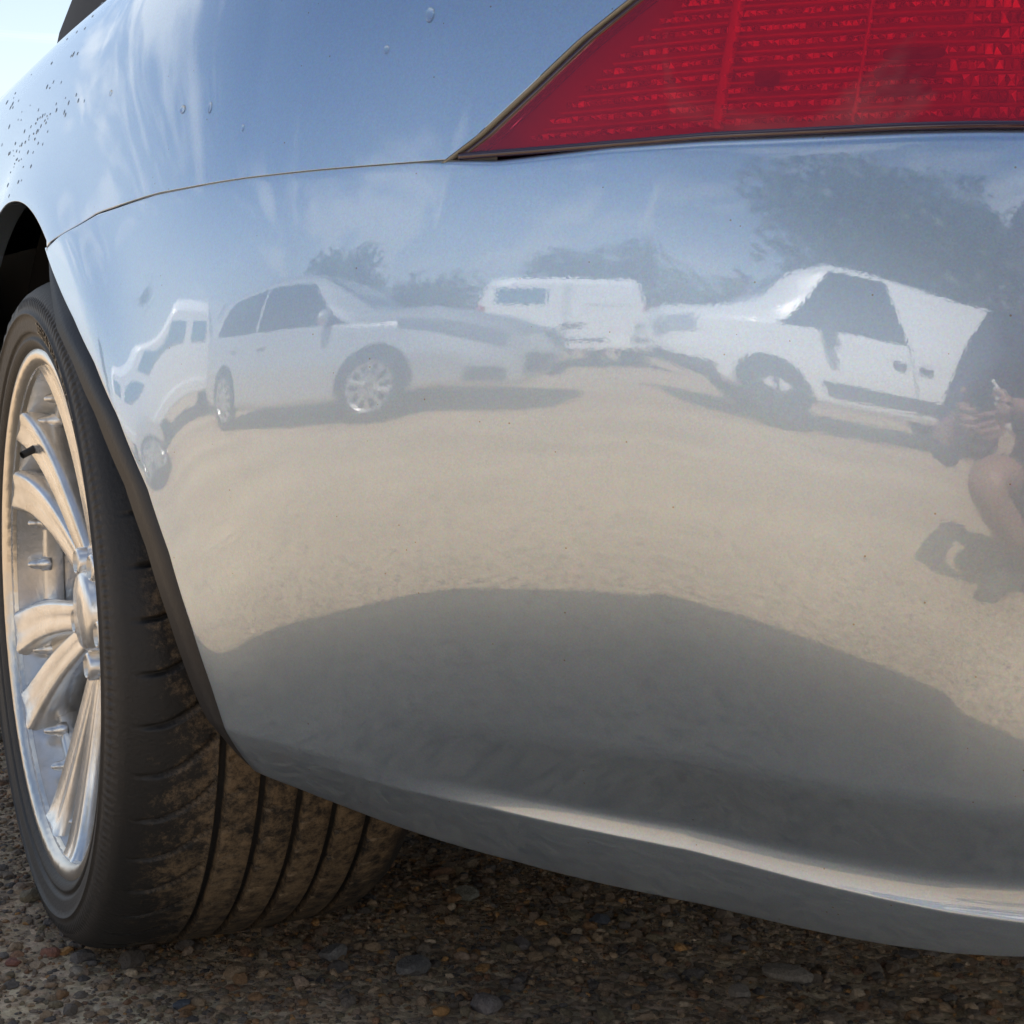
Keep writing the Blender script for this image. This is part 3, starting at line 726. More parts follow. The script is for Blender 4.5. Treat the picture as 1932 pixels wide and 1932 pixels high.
def wheel(loc, flipx=False):
    wh = grid('wheel', lathe([(.27, .25), (.25, .225), (.09, .228), (.055, .236), (.040, .2425), (.006, .2455)], 96), M['alloy'], None, close_a=True)
    CARP(wh, loc, flipx)
    ty = grid('tyre', np.stack([TX, TY, TZ], -1), M['rubber'], wh, close_a=True)
    rim = grid('rim', lathe([(.012, .2440), (.004, .2465), (-.0005, .2505), (-.0022, .2545), (-.0015, .2600), (.0015, .2625), (.007, .261), (.012, .256)], 160), M['alloy_edge'], wh, close_a=True, flip=True)
    ring = grid('bolt_ring', lathe([(.050, .2405), (.040, .2400), (.0385, .238), (.0395, .231), (.043, .228), (.060, .227)], 128), M['alloy'], wh, close_a=True, flip=True)
    # bolts
    bmb = None
    for k in range(30):
        a = 2 * math.pi * (k + .35) / 30
        if bmb is None:
            o = grid('bolt', lathe([(.004, .0085), (-.006, .0080), (-.007, .0062), (-.012, .0058), (-.017, .0042), (-.020, .0022), (-.0205, .0004)], 14), M['alloy'], wh, close_a=True, flip=True); bmb = o
        else:
            o = bmb.copy(); COL.objects.link(o); o.parent = wh
        o.location = (.042, .2310 * math.cos(a), .2310 * math.sin(a))
    # dished double spokes
    def xd(r): return .0035 + .043 * (np.clip((.247 - r) / .185, 0, 1)) ** .62
    first = None
    for k in range(6):
        a0 = R(95 - 60 * k)
        for sgn in (-1, 1):
            if first and sgn in first:
                o = first[sgn].copy(); COL.objects.link(o); o.parent = wh; o.rotation_euler = (a0 - first['a'], 0, 0); continue
            rs_ = np.linspace(.2455, .050, 32); G = []
            for r in rs_:
                t = (.2455 - r) / .1955
                ang = a0 + sgn * (R(8.2) + R(2.3) * (1 - t)) + R(14) * (1 - t) * t
                hw = .013 * (1 - t) ** 1.4 + .0180
                x = float(xd(r))
                hw *= .86; cs = [(x + .050, -hw * .75), (x + .009, -hw), (x + .002, -hw * .9), (x, -hw * .72), (x + .0025, -hw * .2), (x + .0025, hw * .2), (x, hw * .72), (x + .002, hw * .9), (x + .009, hw), (x + .050, hw * .75)]
                c_, s_ = math.cos(ang), math.sin(ang)
                G.append([(xx, c_ * r - s_ * h_, s_ * r + c_ * h_) for xx, h_ in cs])
            o = grid('spoke', np.array(G), M['alloy'], wh, close_b=True)
            first = first or {'a': a0}; first[sgn] = o
    # scooped web between the twins
    fw = None
    for k in range(6):
        a0 = R(95 - 60 * k)
        if fw: o = fw[0].copy(); COL.objects.link(o); o.parent = wh; o.rotation_euler = (a0 - fw[1], 0, 0); continue
        G = []
        for r in np.linspace(.225, .075, 18):
            t = (.218 - r) / .166; row = []
            for u in np.linspace(-1, 1, 9):
                ang = a0 + u * (R(8.2) + R(2.3) * (1 - t)) + R(14) * (1 - t) * t
                x = float(xd(r)) + .020 + .008 * (1 - u * u)
                row.append((x, math.cos(ang) * r, math.sin(ang) * r))
            G.append(row)
        o = grid('spoke_web', np.array(G), M['alloy'], wh); fw = (o, a0)
    grid('hub', lathe([(.12, .078), (.054, .076), (.048, .070), (.045, .058), (.050, .052), (.050, .042), (.036, .040), (.032, .036), (.031, .012), (.0315, .0003)], 60), M['alloy'], wh, close_a=True, flip=True)
    for k in range(5):
        a = R(52 - 72 * k); o = grid('lug_nut', lathe([(.060, .0150), (.038, .0145), (.035, .0115), (.040, .009), (.040, .0004)], 18), M['alloy'], wh, close_a=True, flip=True); o.location = (0, .0565 * math.cos(a), .0565 * math.sin(a))
    v = tube('valve', [(.034, .165, .160), (.020, .157, .152), (.006, .151, .146)], [.005, .0045, .004], M['black_plastic'], wh)
    grid('brake_disc', lathe([(.13, .0), (.13, .17), (.15, .172)], 48), mat('brake_disc', (.05, .045, .04), .5, .6), wh, close_a=True)
    # raised sidewall lettering
    try:
        cu = bpy.data.curves.new('txt', 'FONT'); cu.body = '285/30 ZR20   99Y   XL'; cu.size = .0155; cu.space_character = 1.25; cu.extrude = .0006
        to = bpy.data.objects.new('txt', cu); COL.objects.link(to)
        me = bpy.data.meshes.new_from_object(to.evaluated_get(bpy.context.evaluated_depsgraph_get()))
        bpy.data.objects.remove(to)
        n = len(me.vertices); a = np.zeros(n * 3, np.float32); me.vertices.foreach_get('co', a); a = a.reshape(-1, 3).astype(float)
        rad = .2795 + a[:, 1]; ang = R(100) + a[:, 0] / .290
        sx_ = np.interp(rad, [.268, .272, .279, .287, .293, .3, .3065], [-.0065, -.0042, -.0082, -.0100, -.0108, -.0098, -.0082])
        b_ = np.stack([sx_ - .0004 - a[:, 2], np.cos(ang) * rad, np.sin(ang) * rad], -1)
        me.vertices.foreach_set('co', b_.astype(np.float32).ravel()); me.materials.clear(); me.materials.append(M['letter']); me.update()
        o = bpy.data.objects.new('sidewall_lettering', me); COL.objects.link(o); o.parent = wh
    except Exception as ex: print('lettering', ex)
    return wh
def CARP(o, loc, flipx=False):
    o.parent = CAR; o.matrix_parent_inverse = Matrix.Translation((-.9, 0, 0)); o.location = loc
    if flipx: o.rotation_euler = (0, 0, math.pi)
W1 = wheel((0, 0, WC))
def copy_wheel(loc, rz):
    c = W1.copy(); COL.objects.link(c); c.location = loc; c.rotation_euler = (0, 0, rz)
    for ch in W1.children:
        d = ch.copy(); COL.objects.link(d); d.parent = c
copy_wheel((.02, 2.78, WC), 0); copy_wheel((2 * XC, 0, WC), math.pi); copy_wheel((2 * XC - .02, 2.78, WC), math.pi)

# ------------------------------------------------------------------ vehicles across the yard (seen mirrored in the paint)
def smooth_interp(x, xp, fp):
    xp = np.array(xp, float); fp = np.array(fp, float); n = len(xp)
    dl = np.diff(fp) / np.diff(xp); m = np.zeros(n); m[0] = dl[0]; m[-1] = dl[-1]
    for i in range(1, n - 1): m[i] = 0 if dl[i - 1] * dl[i] <= 0 else 2 * dl[i - 1] * dl[i] / (dl[i - 1] + dl[i])
    i = np.clip(np.searchsorted(xp, x) - 1, 0, n - 2); h = xp[i + 1] - xp[i]; u = (x - xp[i]) / h
    return (2*u**3-3*u**2+1)*fp[i] + (u**3-2*u**2+u)*h*m[i] + (-2*u**3+3*u**2)*fp[i+1] + (u**3-u**2)*h*m[i+1]
class Loft:
    """a car body lofted along its length. stations: (y, sill z, belt z, roof z, half width low, half width belt, half width roof)"""
    def __init__(s, stations): s.st = np.array(stations, float)
    def pt(s, y, t, out=0.):
        y = np.asarray(y, float); t = np.asarray(t, float)
        zs, zb, zr, ws, wb, wr = (smooth_interp(y, s.st[:, 0], s.st[:, k]) for k in range(1, 7))
        # t: 0 bottom, .12 sill, .5 belt, .86 roof edge, 1 roof middle
        k = [0, .08, .14, .32, .50, .68, .84, .92, 1.0]
        def ip(v):
            v = np.stack(np.broadcast_arrays(*v), 0); i = np.clip(np.searchsorted(k, t, side='right') - 1, 0, 7); u = (t - np.array(k)[i]) / (np.array(k)[i + 1] - np.array(k)[i])
            u = np.clip(u, 0, 1); j = np.arange(t.size).reshape(t.shape)
            vv = v.reshape(9, -1); f = j.ravel(); a = vv[i.ravel(), f].reshape(t.shape); b = vv[(i + 1).ravel(), f].reshape(t.shape)
            return a * (1 - u) + b * u
        y, t = np.broadcast_arrays(y, t)
        o = np.broadcast_to(zs, t.shape) * 0
        hz = zr - zb
        x = ip([ws * .8 + o, ws * .93 + o, ws + o, (ws + wb) / 2 + .02 + o, wb + o, wb + (wr - wb) * .45 + o, wr + o, wr * .82 + o, o])
        z = ip([zs + o, zs + o, zs + .05 + o, zs + (zb - zs) * .52 + o, zb + o, zb + hz * .50 + o, zb + hz * .90 + o, zb + hz * .98 + o, zr + o])
        return np.stack([x + out, np.broadcast_to(y, t.shape), z + out * .3], -1)
    def body(s, name, m, parent, n=70):
        y = np.linspace(s.st[0, 0], s.st[-1, 0], n); t = np.linspace(0, 1, 40)
        Y, T = np.meshgrid(y, t, indexing='ij'); A = s.pt(Y, T); B = A[:, ::-1].copy(); B[..., 0] *= -1
        G = np.concatenate([A, B[:, 1:]], 1); o = grid(name, G, m, parent)
        for r, fl in ((0, 1), (-1, 0)):
            row = G[r]; c = row.mean(0); mesh('end_panel', np.concatenate([row, c[None]]), [((i, (i + 1) % len(row), len(row)) if fl else ((i + 1) % len(row), i, len(row))) for i in range(len(row))], m, parent, smooth=False)
        return o
    def patch(s, name, quad, m, parent, out=.006, sides=(1, -1), n=14):
        """quad: four (y, t) corners, on the left and/or right side"""
        u = np.linspace(0, 1, n); U, V = np.meshgrid(u, u, indexing='ij'); q = np.array(quad, float)
        A = q[0] * ((1 - U) * (1 - V))[..., None] + q[1] * (U * (1 - V))[..., None] + q[2] * (U * V)[..., None] + q[3] * ((1 - U) * V)[..., None]
        Pq = s.pt(A[..., 0], A[..., 1], out)
        for sd in sides:
            G = Pq.copy(); G[..., 0] *= sd; grid(name, G, m, parent, flip=sd < 0)
def road_wheel(parent, x, y, r, wid, spokes, sd, mrim):
    w_ = grid('wheel', lathe([(-wid / 2, r * .66), (-wid / 2 - .005, r * .9), (-wid / 2 + .03, r), (wid / 2 - .03, r), (wid / 2 + .005, r * .9), (wid / 2, r * .66)], 36), M['wheel_dark'], parent, close_a=True)
    w_.location = (x, y, r)
    grid('rim', lathe([(sd * (wid / 2 + .004), r * .68), (sd * (wid / 2 + .006), r * .62), (sd * (wid / 2 - .03), r * .58)], 36), mrim, w_, close_a=True)
    grid('rim_back', lathe([(sd * (wid / 2 - .06), r * .62), (sd * (wid / 2 - .06), .001)], 24), M['wheel_dark'], w_, close_a=True)
    first = None
    for k in range(spokes):
        a = 2 * math.pi * k / spokes
        if first: o = first.copy(); COL.objects.link(o); o.parent = w_
        else:
            b = bmesh.new(); add_box(b, (sd * (wid / 2 - .01), 0, r * .34), (.03, .045, r * .62)); o = first = bm_obj('spoke', b, mrim, w_, bevel=.006)
        o.rotation_euler = (a, 0, 0)
def arch_dark(lf, parent, y, r, rr, sides=(1, -1)):  # dark patch on the body side, standing in for the shaded arch hollow
    a = np.linspace(-.12, math.pi + .12, 30)
    for sd in sides:
        G = []
        for k in (0, .5, 1):
            pts = []
            for q in a:
                yy = y + math.cos(q) * rr * k; zz = r + math.sin(q) * rr * k
                t = np.linspace(0, .6, 60); P_ = lf.pt(np.full(60, yy), t); tt_ = float(np.interp(zz, P_[:, 2], t))
                p_ = lf.pt(np.array([yy]), np.array([tt_]), .004)[0]; pts.append((sd * p_[0], yy, max(zz, float(P_[0, 2]) - .02)))
            G.append(pts)
        grid('arch_shade_patch', np.array(G), M['wheel_dark'], parent, flip=sd > 0)
def box_part(name, parent, c, s, m, bev=.01, rot=None):
    b = bmesh.new(); add_box(b, c, s, rot); return bm_obj(name, b, m, parent, bevel=bev)
M['lamp_glass'] = mat('lamp_glass', (.26, .27, .29), .06, .6, 1.)
M['lamp_bright'] = mat('lamp_bright', (.55, .57, .6), .08, .6, 1.)
M['grey_trim'] = mat('grey_trim', (.05, .05, .055), .6)
M['blue_glass'] = mat('blue_glass', (.10, .22, .30), .03, .6, 1.)

def heading(az):      # local -Y (nose at +Y local) : nose points to compass azimuth az
    return -R(az)
# silver hatchback
H = thing('parked_hatchback', 'silver hatchback parked facing the van with multi spoke alloy wheels', 'hatchback', (-5.05, .62, 0), None, heading(160)); H.scale = (1, 1.1, .97)
lf = Loft([(-2.05, .42, .86, .98, .60, .66, .50), (-1.98, .30, .90, 1.20, .76, .80, .55), (-1.75, .24, .93, 1.38, .84, .84, .58), (-1.2, .22, .93, 1.46, .87, .87, .60), (-.3, .21, .91, 1.49, .88, .875, .62), (.35, .21, .89, 1.44, .88, .87, .60), (.85, .21, .87, 1.20, .88, .86, .62), (1.25, .22, .84, .97, .88, .85, .66), (1.75, .22, .80, .93, .87, .82, .62), (2.05, .22, .72, .84, .82, .76, .56), (2.17, .25, .64, .75, .72, .67, .50), (2.22, .34, .56, .64, .52, .48, .36), (2.24, .42, .50, .55, .25, .22, .16)])
lf.body('body', M['silver_paint'], H)
lf.patch('window', [(-1.62, .53), (-.50, .52), (-.50, .80), (-1.35, .80)], M['glass_dark'], H)
lf.patch('window', [(-.44, .52), (1.02, .52), (.40, .80), (-.44, .80)], M['glass_dark'], H)
lf.patch('windscreen', [(1.16, .90), (.50, .88), (.50, 1.0), (1.16, 1.0)], M['glass_dark'], H)
lf.patch('rear_window', [(-1.98, .72), (-1.70, .86), (-1.70, 1.0), (-1.98, 1.0)], M['glass_dark'], H)
lf.patch('headlight', [(1.50, .47), (2.10, .40), (2.12, .50), (1.42, .55)], M['lamp_glass'], H, .012)
lf.patch('fog_lamp', [(1.92, .15), (2.10, .15), (2.10, .25), (1.95, .25)], M['grey_trim'], H)
lf.patch('grille', [(2.17, .16), (2.23, .16), (2.23, .40), (2.17, .40)], M['grey_trim'], H, .003)
for y in (-1.27, 1.30):
    arch_dark(lf, H, y, .315, .36)
    for sd in (1, -1): road_wheel(H, sd * .80, y, .315, .2, 10, sd, M['alloy_far'])
for sd in (1, -1):
    b = bmesh.new(); bmesh.ops.create_uvsphere(b, u_segments=14, v_segments=10, radius=1, matrix=Matrix.Translation((sd * .98, .78, .96)) @ Matrix.Diagonal((.11, .06, .075, 1))); bm_obj('mirror', b, M['silver_paint'], H, True)
    box_part('door_handle', H, (sd * .90, -.30, .80), (.03, .18, .03), M['silver_paint']); box_part('door_handle', H, (sd * .90, -1.02, .82), (.03, .16, .03), M['silver_paint'])

# white van seen from behind
V = thing('parked_van', 'white panel van with closed solid rear doors and dark bumper step', 'van', (-12.6, -3.3, 0), None, heading(264)); V.scale = (1.08, 1, 1.03)
lf = Loft([(-2.45, .45, 1.05, 1.80, .84, .88, .66), (-2.40, .42, 1.08, 1.92, .92, .93, .74), (-2.2, .40, 1.1, 1.95, .94, .95, .78), (.8, .38, 1.1, 1.97, .95, .96, .80), (1.3, .38, 1.05, 1.75, .95, .95, .78), (1.75, .40, 1.0, 1.25, .94, .92, .76), (2.3, .42, .90, 1.02, .88, .84, .66), (2.5, .5, .75, .85, .7, .66, .5)])
lf.body('body', M['white_paint'], V)
box_part('rear_bumper', V, (0, -2.46, .50), (1.82, .14, .20), M['white_paint'], .03)
box_part('bumper_step', V, (.05, -2.53, .60), (.9, .03, .07), M['grey_trim'], .008)
box_part('door_handle', V, (-.06, -2.475, .92), (.24, .04, .06), M['grey_trim'], .008)
box_part('number_plate', V, (.45, -2.475, .90), (.5, .02, .11), mat('plate_yellow', (.55, .5, .35), .4), .004)
box_part('door_seam', V, (0, -2.462, 1.15), (.012, .02, 1.25), M['grey_trim'], 0)
for sx_ in (-.46, .46): box_part('rear_window', V, (sx_, -2.458, 1.52), (.52, .014, .34), M['blue_glass'] if sx_ > 0 else M['white_paint'], .02)
for sd in (1, -1):
    box_part('rear_lamp', V, (sd * .86, -2.44, 1.1), (.09, .05, .42), mat('lamp_red', (.35, .03, .03), .2, 0, 1.), .01)
    b = bmesh.new(); add_box(b, (sd * 1.06, 1.25, 1.12), (.18, .1, .28)); bm_obj('mirror', b, M['grey_trim'], V, bevel=.03)
for y in (-1.35, 1.5):
    arch_dark(lf, V, y, .32, .37)
    for sd in (1, -1): road_wheel(V, sd * .84, y, .32, .2, 6, sd, M['alloy_far'])

# small white van, side on, nose to the left of the mirrored view
T = thing('parked_small_van', 'small white van side on with black side strip and one cab window', 'van', (-4.80, -4.18, 0), None, heading(-12)); T.scale = (1, .86, 1.1)
lf = Loft([(-2.15, .48, .98, 1.62, .74, .78, .60), (-2.1, .36, 1.0, 1.74, .82, .86, .64), (-1.7, .32, 1.02, 1.80, .85, .88, .66), (-.3, .30, 1.02, 1.83, .86, .89, .66), (.35, .30, 1.02, 1.82, .86, .89, .65), (.80, .30, 1.01, 1.66, .86, .88, .63), (1.30, .30, 1.00, 1.22, .86, .86, .66), (1.65, .32, .94, 1.06, .85, .82, .64), (2.0, .36, .82, .92, .80, .76, .56), (2.15, .44, .64, .74, .66, .62, .46)])
lf.body('body', M['white_paint'], T)
lf.patch('window', [(-.30, .525), (1.20, .51), (.50, .82), (-.22, .83)], M['glass_dark'], T)
lf.patch('windscreen', [(1.2, .90), (.55, .88), (.55, 1.0), (1.2, 1.0)], M['glass_dark'], T)
lf.patch('side_strip', [(-1.0, .17), (.80, .17), (.86, .25), (-1.0, .25)], M['grey_trim'], T, .012)
lf.patch('side_strip', [(-2.0, .17), (-1.72, .17), (-1.72, .25), (-2.0, .25)], M['grey_trim'], T, .012)
lf.patch('headlight', [(1.84, .42), (2.10, .38), (2.10, .50), (1.80, .53)], M['lamp_bright'], T, .012)
lf.patch('front_bumper', [(1.80, .08), (2.15, .08), (2.15, .22), (1.80, .22)], M['grey_trim'], T, .015)
for y in (-1.35, 1.33):
    arch_dark(lf, T, y, .31, .38)
    for sd in (1, -1): road_wheel(T, sd * .78, y, .31, .2, 6, sd, M['grey_trim'])
for sd in (1, -1):
    box_part('mirror', T, (sd * 1.02, .72, 1.02), (.16, .12, .26), M['grey_trim'], .03)
    box_part('door_handle', T, (sd * .915, -.12, .86), (.04, .17, .06), M['grey_trim']); box_part('door_handle', T, (sd * .915, -.46, .86), (.04, .17, .06), M['grey_trim'])
    box_part('door_seam', T, (sd * .895, -.30, .72), (.01, .014, .70), M['grey_trim'], 0)

# second white van further up the row
V2 = thing('parked_minivan', 'white minivan with two pale blue rear windows, parked beyond the hatchback', 'minivan', (-7.9, 5.85, 0), None, heading(308)); V2.scale = (1, 1, .95)
lf = Loft([(-2.1, .46, .95, 1.5, .74, .78, .58), (-2.0, .34, .98, 1.66, .84, .86, .64), (-1.4, .30, 1.0, 1.70, .87, .88, .66), (.2, .28, 1.0, 1.70, .87, .88, .66), (.8, .28, .98, 1.45, .87, .86, .64), (1.3, .30, .95, 1.1, .86, .84, .66), (1.9, .36, .80, .92, .80, .76, .56), (2.1, .44, .62, .72, .66, .62, .46)])
lf.body('body', M['white_paint'], V2)
lf.patch('window', [(-.2, .54), (1.0, .52), (.5, .80), (-.2, .80)], M['glass_dark'], V2)
lf.patch('windscreen', [(1.2, .90), (.45, .88), (.45, 1.0), (1.2, 1.0)], M['glass_dark'], V2)
for sx_ in (-.45, .45): box_part('rear_window', V2, (sx_ * .75, -2.10, 1.22), (.46, .03, .28), M['blue_glass'], .01)
box_part('rear_bumper', V2, (0, -2.08, .46), (1.5, .12, .2), M['white_paint'], .03)
for y in (-1.3, 1.35):
    arch_dark(lf, V2, y, .31, .37)
    for sd in (1, -1): road_wheel(V2, sd * .79, y, .31, .2, 6, sd, M['alloy_far'])

# ------------------------------------------------------------------ trees round the yard
M['leaf'] = mat('leaf', (.055, .075, .035), .6); M['leaf2'] = mat('leaf_dark', (.035, .055, .028), .6); M['bark'] = mat('bark', (.10, .08, .06), .9)
noise_col(M['leaf'], .7, (.035, .055, .022), (.075, .095, .045)); noise_col(M['leaf2'], .7, (.025, .042, .02), (.055, .075, .04))
def tree(name, label, loc, h, rad, base_h, nleaf, lm, leaf=.35, squash=1., cone=False, group=None):
    t = thing(name, label, 'tree', loc, group)
    r_ = np.random.default_rng(int(abs(loc[0] * 91 + loc[1] * 37)) + 3)
    tube('trunk', [(0, 0, -.1), (.05, 0, h * .3), (-.04, .06, h * .6), (0, 0, h * .88)], [h * .028, h * .022, h * .014, h * .004], M['bark'], t, 9)
    for k in range(5):
        a = r_.uniform(0, 6.28); z0 = h * r_.uniform(.28, .6)
        tube('limb', [(0, 0, z0), (math.cos(a) * rad * .4, math.sin(a) * rad * .4, z0 + h * .10), (math.cos(a) * rad * .8, math.sin(a) * rad * .8, z0 + h * .14)], [h * .012, h * .008, h * .002], M['bark'], t, 6)
    nc = 34; cz_ = (h + base_h) / 2; hz = (h - base_h) / 2
    d = r_.normal(size=(nc, 3)); d /= np.linalg.norm(d, axis=1, keepdims=True); q = r_.random(nc) ** .4 * .8
    cc = d * q[:, None] * np.array([rad, rad, hz]) + np.array([0, 0, cz_])
    if cone: cc[:, :2] *= np.clip((h - cc[:, 2:3]) / (h - base_h), .12, 1) * 1.1
    cr_ = r_.uniform(.28, .5, nc) * rad * (.7 if cone else 1)
    k = r_.integers(0, nc, nleaf); d = r_.normal(size=(nleaf, 3)); d /= np.linalg.norm(d, axis=1, keepdims=True)
    c = cc[k] + d * (cr_[k] * r_.random(nleaf) ** .35)[:, None] * np.array([1, 1, .8])
    u = r_.normal(size=(nleaf, 3)); u /= np.linalg.norm(u, axis=1, keepdims=True); v = np.cross(u, d + r_.normal(0, .6, (nleaf, 3))); v /= np.linalg.norm(v, axis=1, keepdims=True) + 1e-9
    sz = leaf * r_.uniform(.5, 1.2, (nleaf, 1))
    Q = np.stack([c - u * sz * .5, c + v * sz * .28, c + u * sz * .5, c - v * sz * .28], 1).reshape(-1, 3)
    F = np.arange(nleaf * 4).reshape(-1, 4)
    mesh('crown', Q, F, lm, t, smooth=False)
    return t
tree('broadleaf_tree', 'tall broad tree standing close behind the small white van', (-10.5, -9.8, 0), 8.0, 3.9, 1.2, 9000, M['leaf2'], .34)
tree('conifer_tree', 'narrow upright conifer beyond the minivan at the end of the row', (-11.0, 12.4, 0), 3.6, .9, .2, 2600, M['leaf2'], .28, cone=True)
for i, (x, y, h, r_, lab) in enumerate([(-26, 3.2, 6.2, 3.4, 'rounded tree rising behind the silver hatchback'), (-30, -2.4, 4.8, 3.6, 'low bushy tree between the hatchback and the white van'), (-31, -9.5, 7.2, 3.8, 'rounded tree behind the right side of the white van'), (-26, -13.5, 6.2, 3.2, 'bushy tree beyond the nose of the small white van'), (-30, 9.5, 4.6, 3.6, 'low tree left of the rounded one behind the hatchback'), (-30, 15, 3.0, 3.0, 'small tree at the far left corner of the yard')]):
    tree('yard_tree', lab, (x, y, 0), h, r_, .3, 3200, M['leaf'], .5, group='trees along the far edge of the yard')
# hedge line beyond, one mass
r_ = np.random.default_rng(5); n = 16000
a = r_.uniform(R(190), R(304), n); dist = r_.uniform(33, 37, n); hz = 2.4 + .9 * np.sin(a * 19) + .5 * np.sin(a * 47)
c = np.stack([np.sin(a) * dist, np.cos(a) * dist, r_.random(n) ** .7 * hz], 1)
u = r_.normal(size=(n, 3)); u /= np.linalg.norm(u, axis=1, keepdims=True); v = np.cross(u, r_.normal(size=(n, 3))); v /= np.linalg.norm(v, axis=1, keepdims=True)
Q = np.stack([c - u * .4, c + v * .25, c + u * .4, c - v * .25], 1).reshape(-1, 3)
hd = mesh('hedge', Q, np.arange(n * 4).reshape(-1, 4), M['leaf2'], None, smooth=False); hd['kind'] = 'stuff'; hd['label'] = 'dark hedge along the far edge of the yard'

# ------------------------------------------------------------------ the photographer, crouching (mirrored at the right edge)
M['skin'] = mat('skin', (.34, .20, .15), .5); M['navy'] = mat('navy_cloth', (.022, .03, .055), .85); M['shorts'] = mat('dark_shorts', (.02, .022, .028), .85); M['hair'] = mat('hair', (.04, .025, .015), .6); M['shoe'] = mat('shoe', (.05, .045, .045), .7)
noise_col(M['navy'], 60, (.016, .022, .042), (.03, .04, .07))
PER = thing('person', 'person in dark navy top and shorts crouching with a phone', 'person', (-.60, -2.05, 0))
PO = Vector((.0, .0, 0))
PD = .15
def skin_body(name, nodes, edges, m, parent, sub=2, root=0):
    me = bpy.data.meshes.new(name); me.from_pydata([Vector(n_[:3]) - Vector((-.60, -2.05, 0)) for n_ in nodes], edges, [])
    o = bpy.data.objects.new(name, me); COL.objects.link(o); o.parent = parent
    me.materials.append(m)
    md_ = o.modifiers.new('skin', 'SKIN')
    for i, n_ in enumerate(nodes):
        sv_ = me.skin_vertices[0].data[i]; r__ = n_[3]; sv_.radius = r__ if isinstance(r__, tuple) else (r__, r__); sv_.use_root = (i == root)
    md_.use_smooth_shade = True
    s_ = o.modifiers.new('sub', 'SUBSURF'); s_.levels = sub; s_.render_levels = sub
    return o
B_ = [(-.62, -2.14, .30, (.15, .12)), (-.60, -2.10, .48, (.15, .11)), (-.56, -2.02, .66, (.17, .12)), (-.53, -1.96, .82, (.16, .11)), (-.51, -1.92, .93, (.065, .06)), (-.49, -1.89, 1.00, .06), (-.475, -1.865, 1.09, (.085, .10)), (-.48, -1.87, 1.17, (.07, .085)),
      (-.70, -1.90, .85, .062), (-.70, -1.70, .58, .050), (-.66, -1.58, .42, .042), (-.48, -1.60, .50, .035), (-.36, -1.625, .575, .026),
      (-.36, -1.99, .85, .062), (-.16, -1.90, .66, .050), (-.12, -1.76, .56, .042), (-.18, -1.66, .57, .033), (-.24, -1.625, .59, .026),
      (-.72, -2.10, .28, .095), (-.66, -1.82, .38, .085), (-.62, -1.72, .36, .068), (-.64, -1.86, .20, .06), (-.65, -1.93, .08, .042), (-.60, -1.76, .035, .040),
      (-.50, -2.12, .28, .095), (-.36, -1.85, .38, .085), (-.33, -1.77, .37, .068), (-.37, -1.88, .20, .06), (-.40, -1.94, .08, .042), (-.30, -1.80, .035, .040)]
B_ = [(q[0] + (PD if i not in (11, 12, 16, 17) else 0), q[1] - (.04 if i not in (11, 12, 16, 17) else 0), q[2], q[3]) for i, q in enumerate(B_)]
E_ = [(0, 1), (1, 2), (2, 3), (3, 4), (4, 5), (5, 6), (6, 7), (3, 8), (8, 9), (9, 10), (10, 11), (11, 12), (3, 13), (13, 14), (14, 15), (15, 16), (16, 17), (0, 18), (18, 19), (19, 20), (20, 21), (21, 22), (22, 23), (0, 24), (24, 25), (25, 26), (26, 27), (27, 28), (28, 29)]
skin_body('body', B_, E_, M['skin'], PER)
skin_body('top', [(B_[i][0], B_[i][1], B_[i][2], tuple(q * 1.13 for q in (B_[i][3] if isinstance(B_[i][3], tuple) else (B_[i][3],) * 2))) for i in (0, 1, 2, 3, 8, 9, 10, 11, 13, 14, 15)], [(0, 1), (1, 2), (2, 3), (3, 4), (4, 5), (5, 6), (6, 7), (3, 8), (8, 9), (9, 10)], M['navy'], PER)
skin_body('shorts', [(B_[i][0], B_[i][1], B_[i][2], tuple(q * 1.16 for q in (B_[i][3] if isinstance(B_[i][3], tuple) else (B_[i][3],) * 2))) for i in (0, 18, 19, 24, 25)], [(0, 1), (1, 2), (0, 3), (3, 4)], M['shorts'], PER)
for a_, b_ in ((22, 23), (28, 29)):
    p_, q_ = B_[a_], B_[b_]
    skin_body('shoe', [(p_[0], p_[1], .06, .05), (q_[0], q_[1], .045, .046), (q_[0] + .04, q_[1] + .10, .035, .036)], [(0, 1), (1, 2)], M['shoe'], PER)
hb = bmesh.new(); bmesh.ops.create_uvsphere(hb, u_segments=20, v_segments=14, radius=1, matrix=Matrix.Translation(Vector((-.482 + PD, -1.925, 1.15)) - Vector((-.60, -2.05, 0))) @ Matrix.Diagonal((.105, .105, .10, 1)))
bm_obj('hair', hb, M['hair'], PER, True)
def face_bit(name, c, s, m):
    b = bmesh.new(); bmesh.ops.create_uvsphere(b, u_segments=12, v_segments=8, radius=1, matrix=Matrix.Translation(Vector(c) + Vector((PD, -.04, 0)) - Vector((-.60, -2.05, 0))) @ Matrix.Diagonal((*s, 1))); bm_obj(name, b, m, PER, True)
face_bit('nose', (-.425, -1.77, 1.075), (.014, .022, .022), M['skin'])
for s_ in (-1, 1):
    face_bit('ear', (-.475 + s_ * .092, -1.875 - s_ * .03, 1.085), (.012, .022, .032), M['skin']); face_bit('eye', (-.433 + s_ * .032, -1.785 - s_ * .012, 1.105), (.013, .010, .008), M['hair'])
face_bit('mouth', (-.428, -1.782, 1.035), (.024, .01, .006), M['skin'])
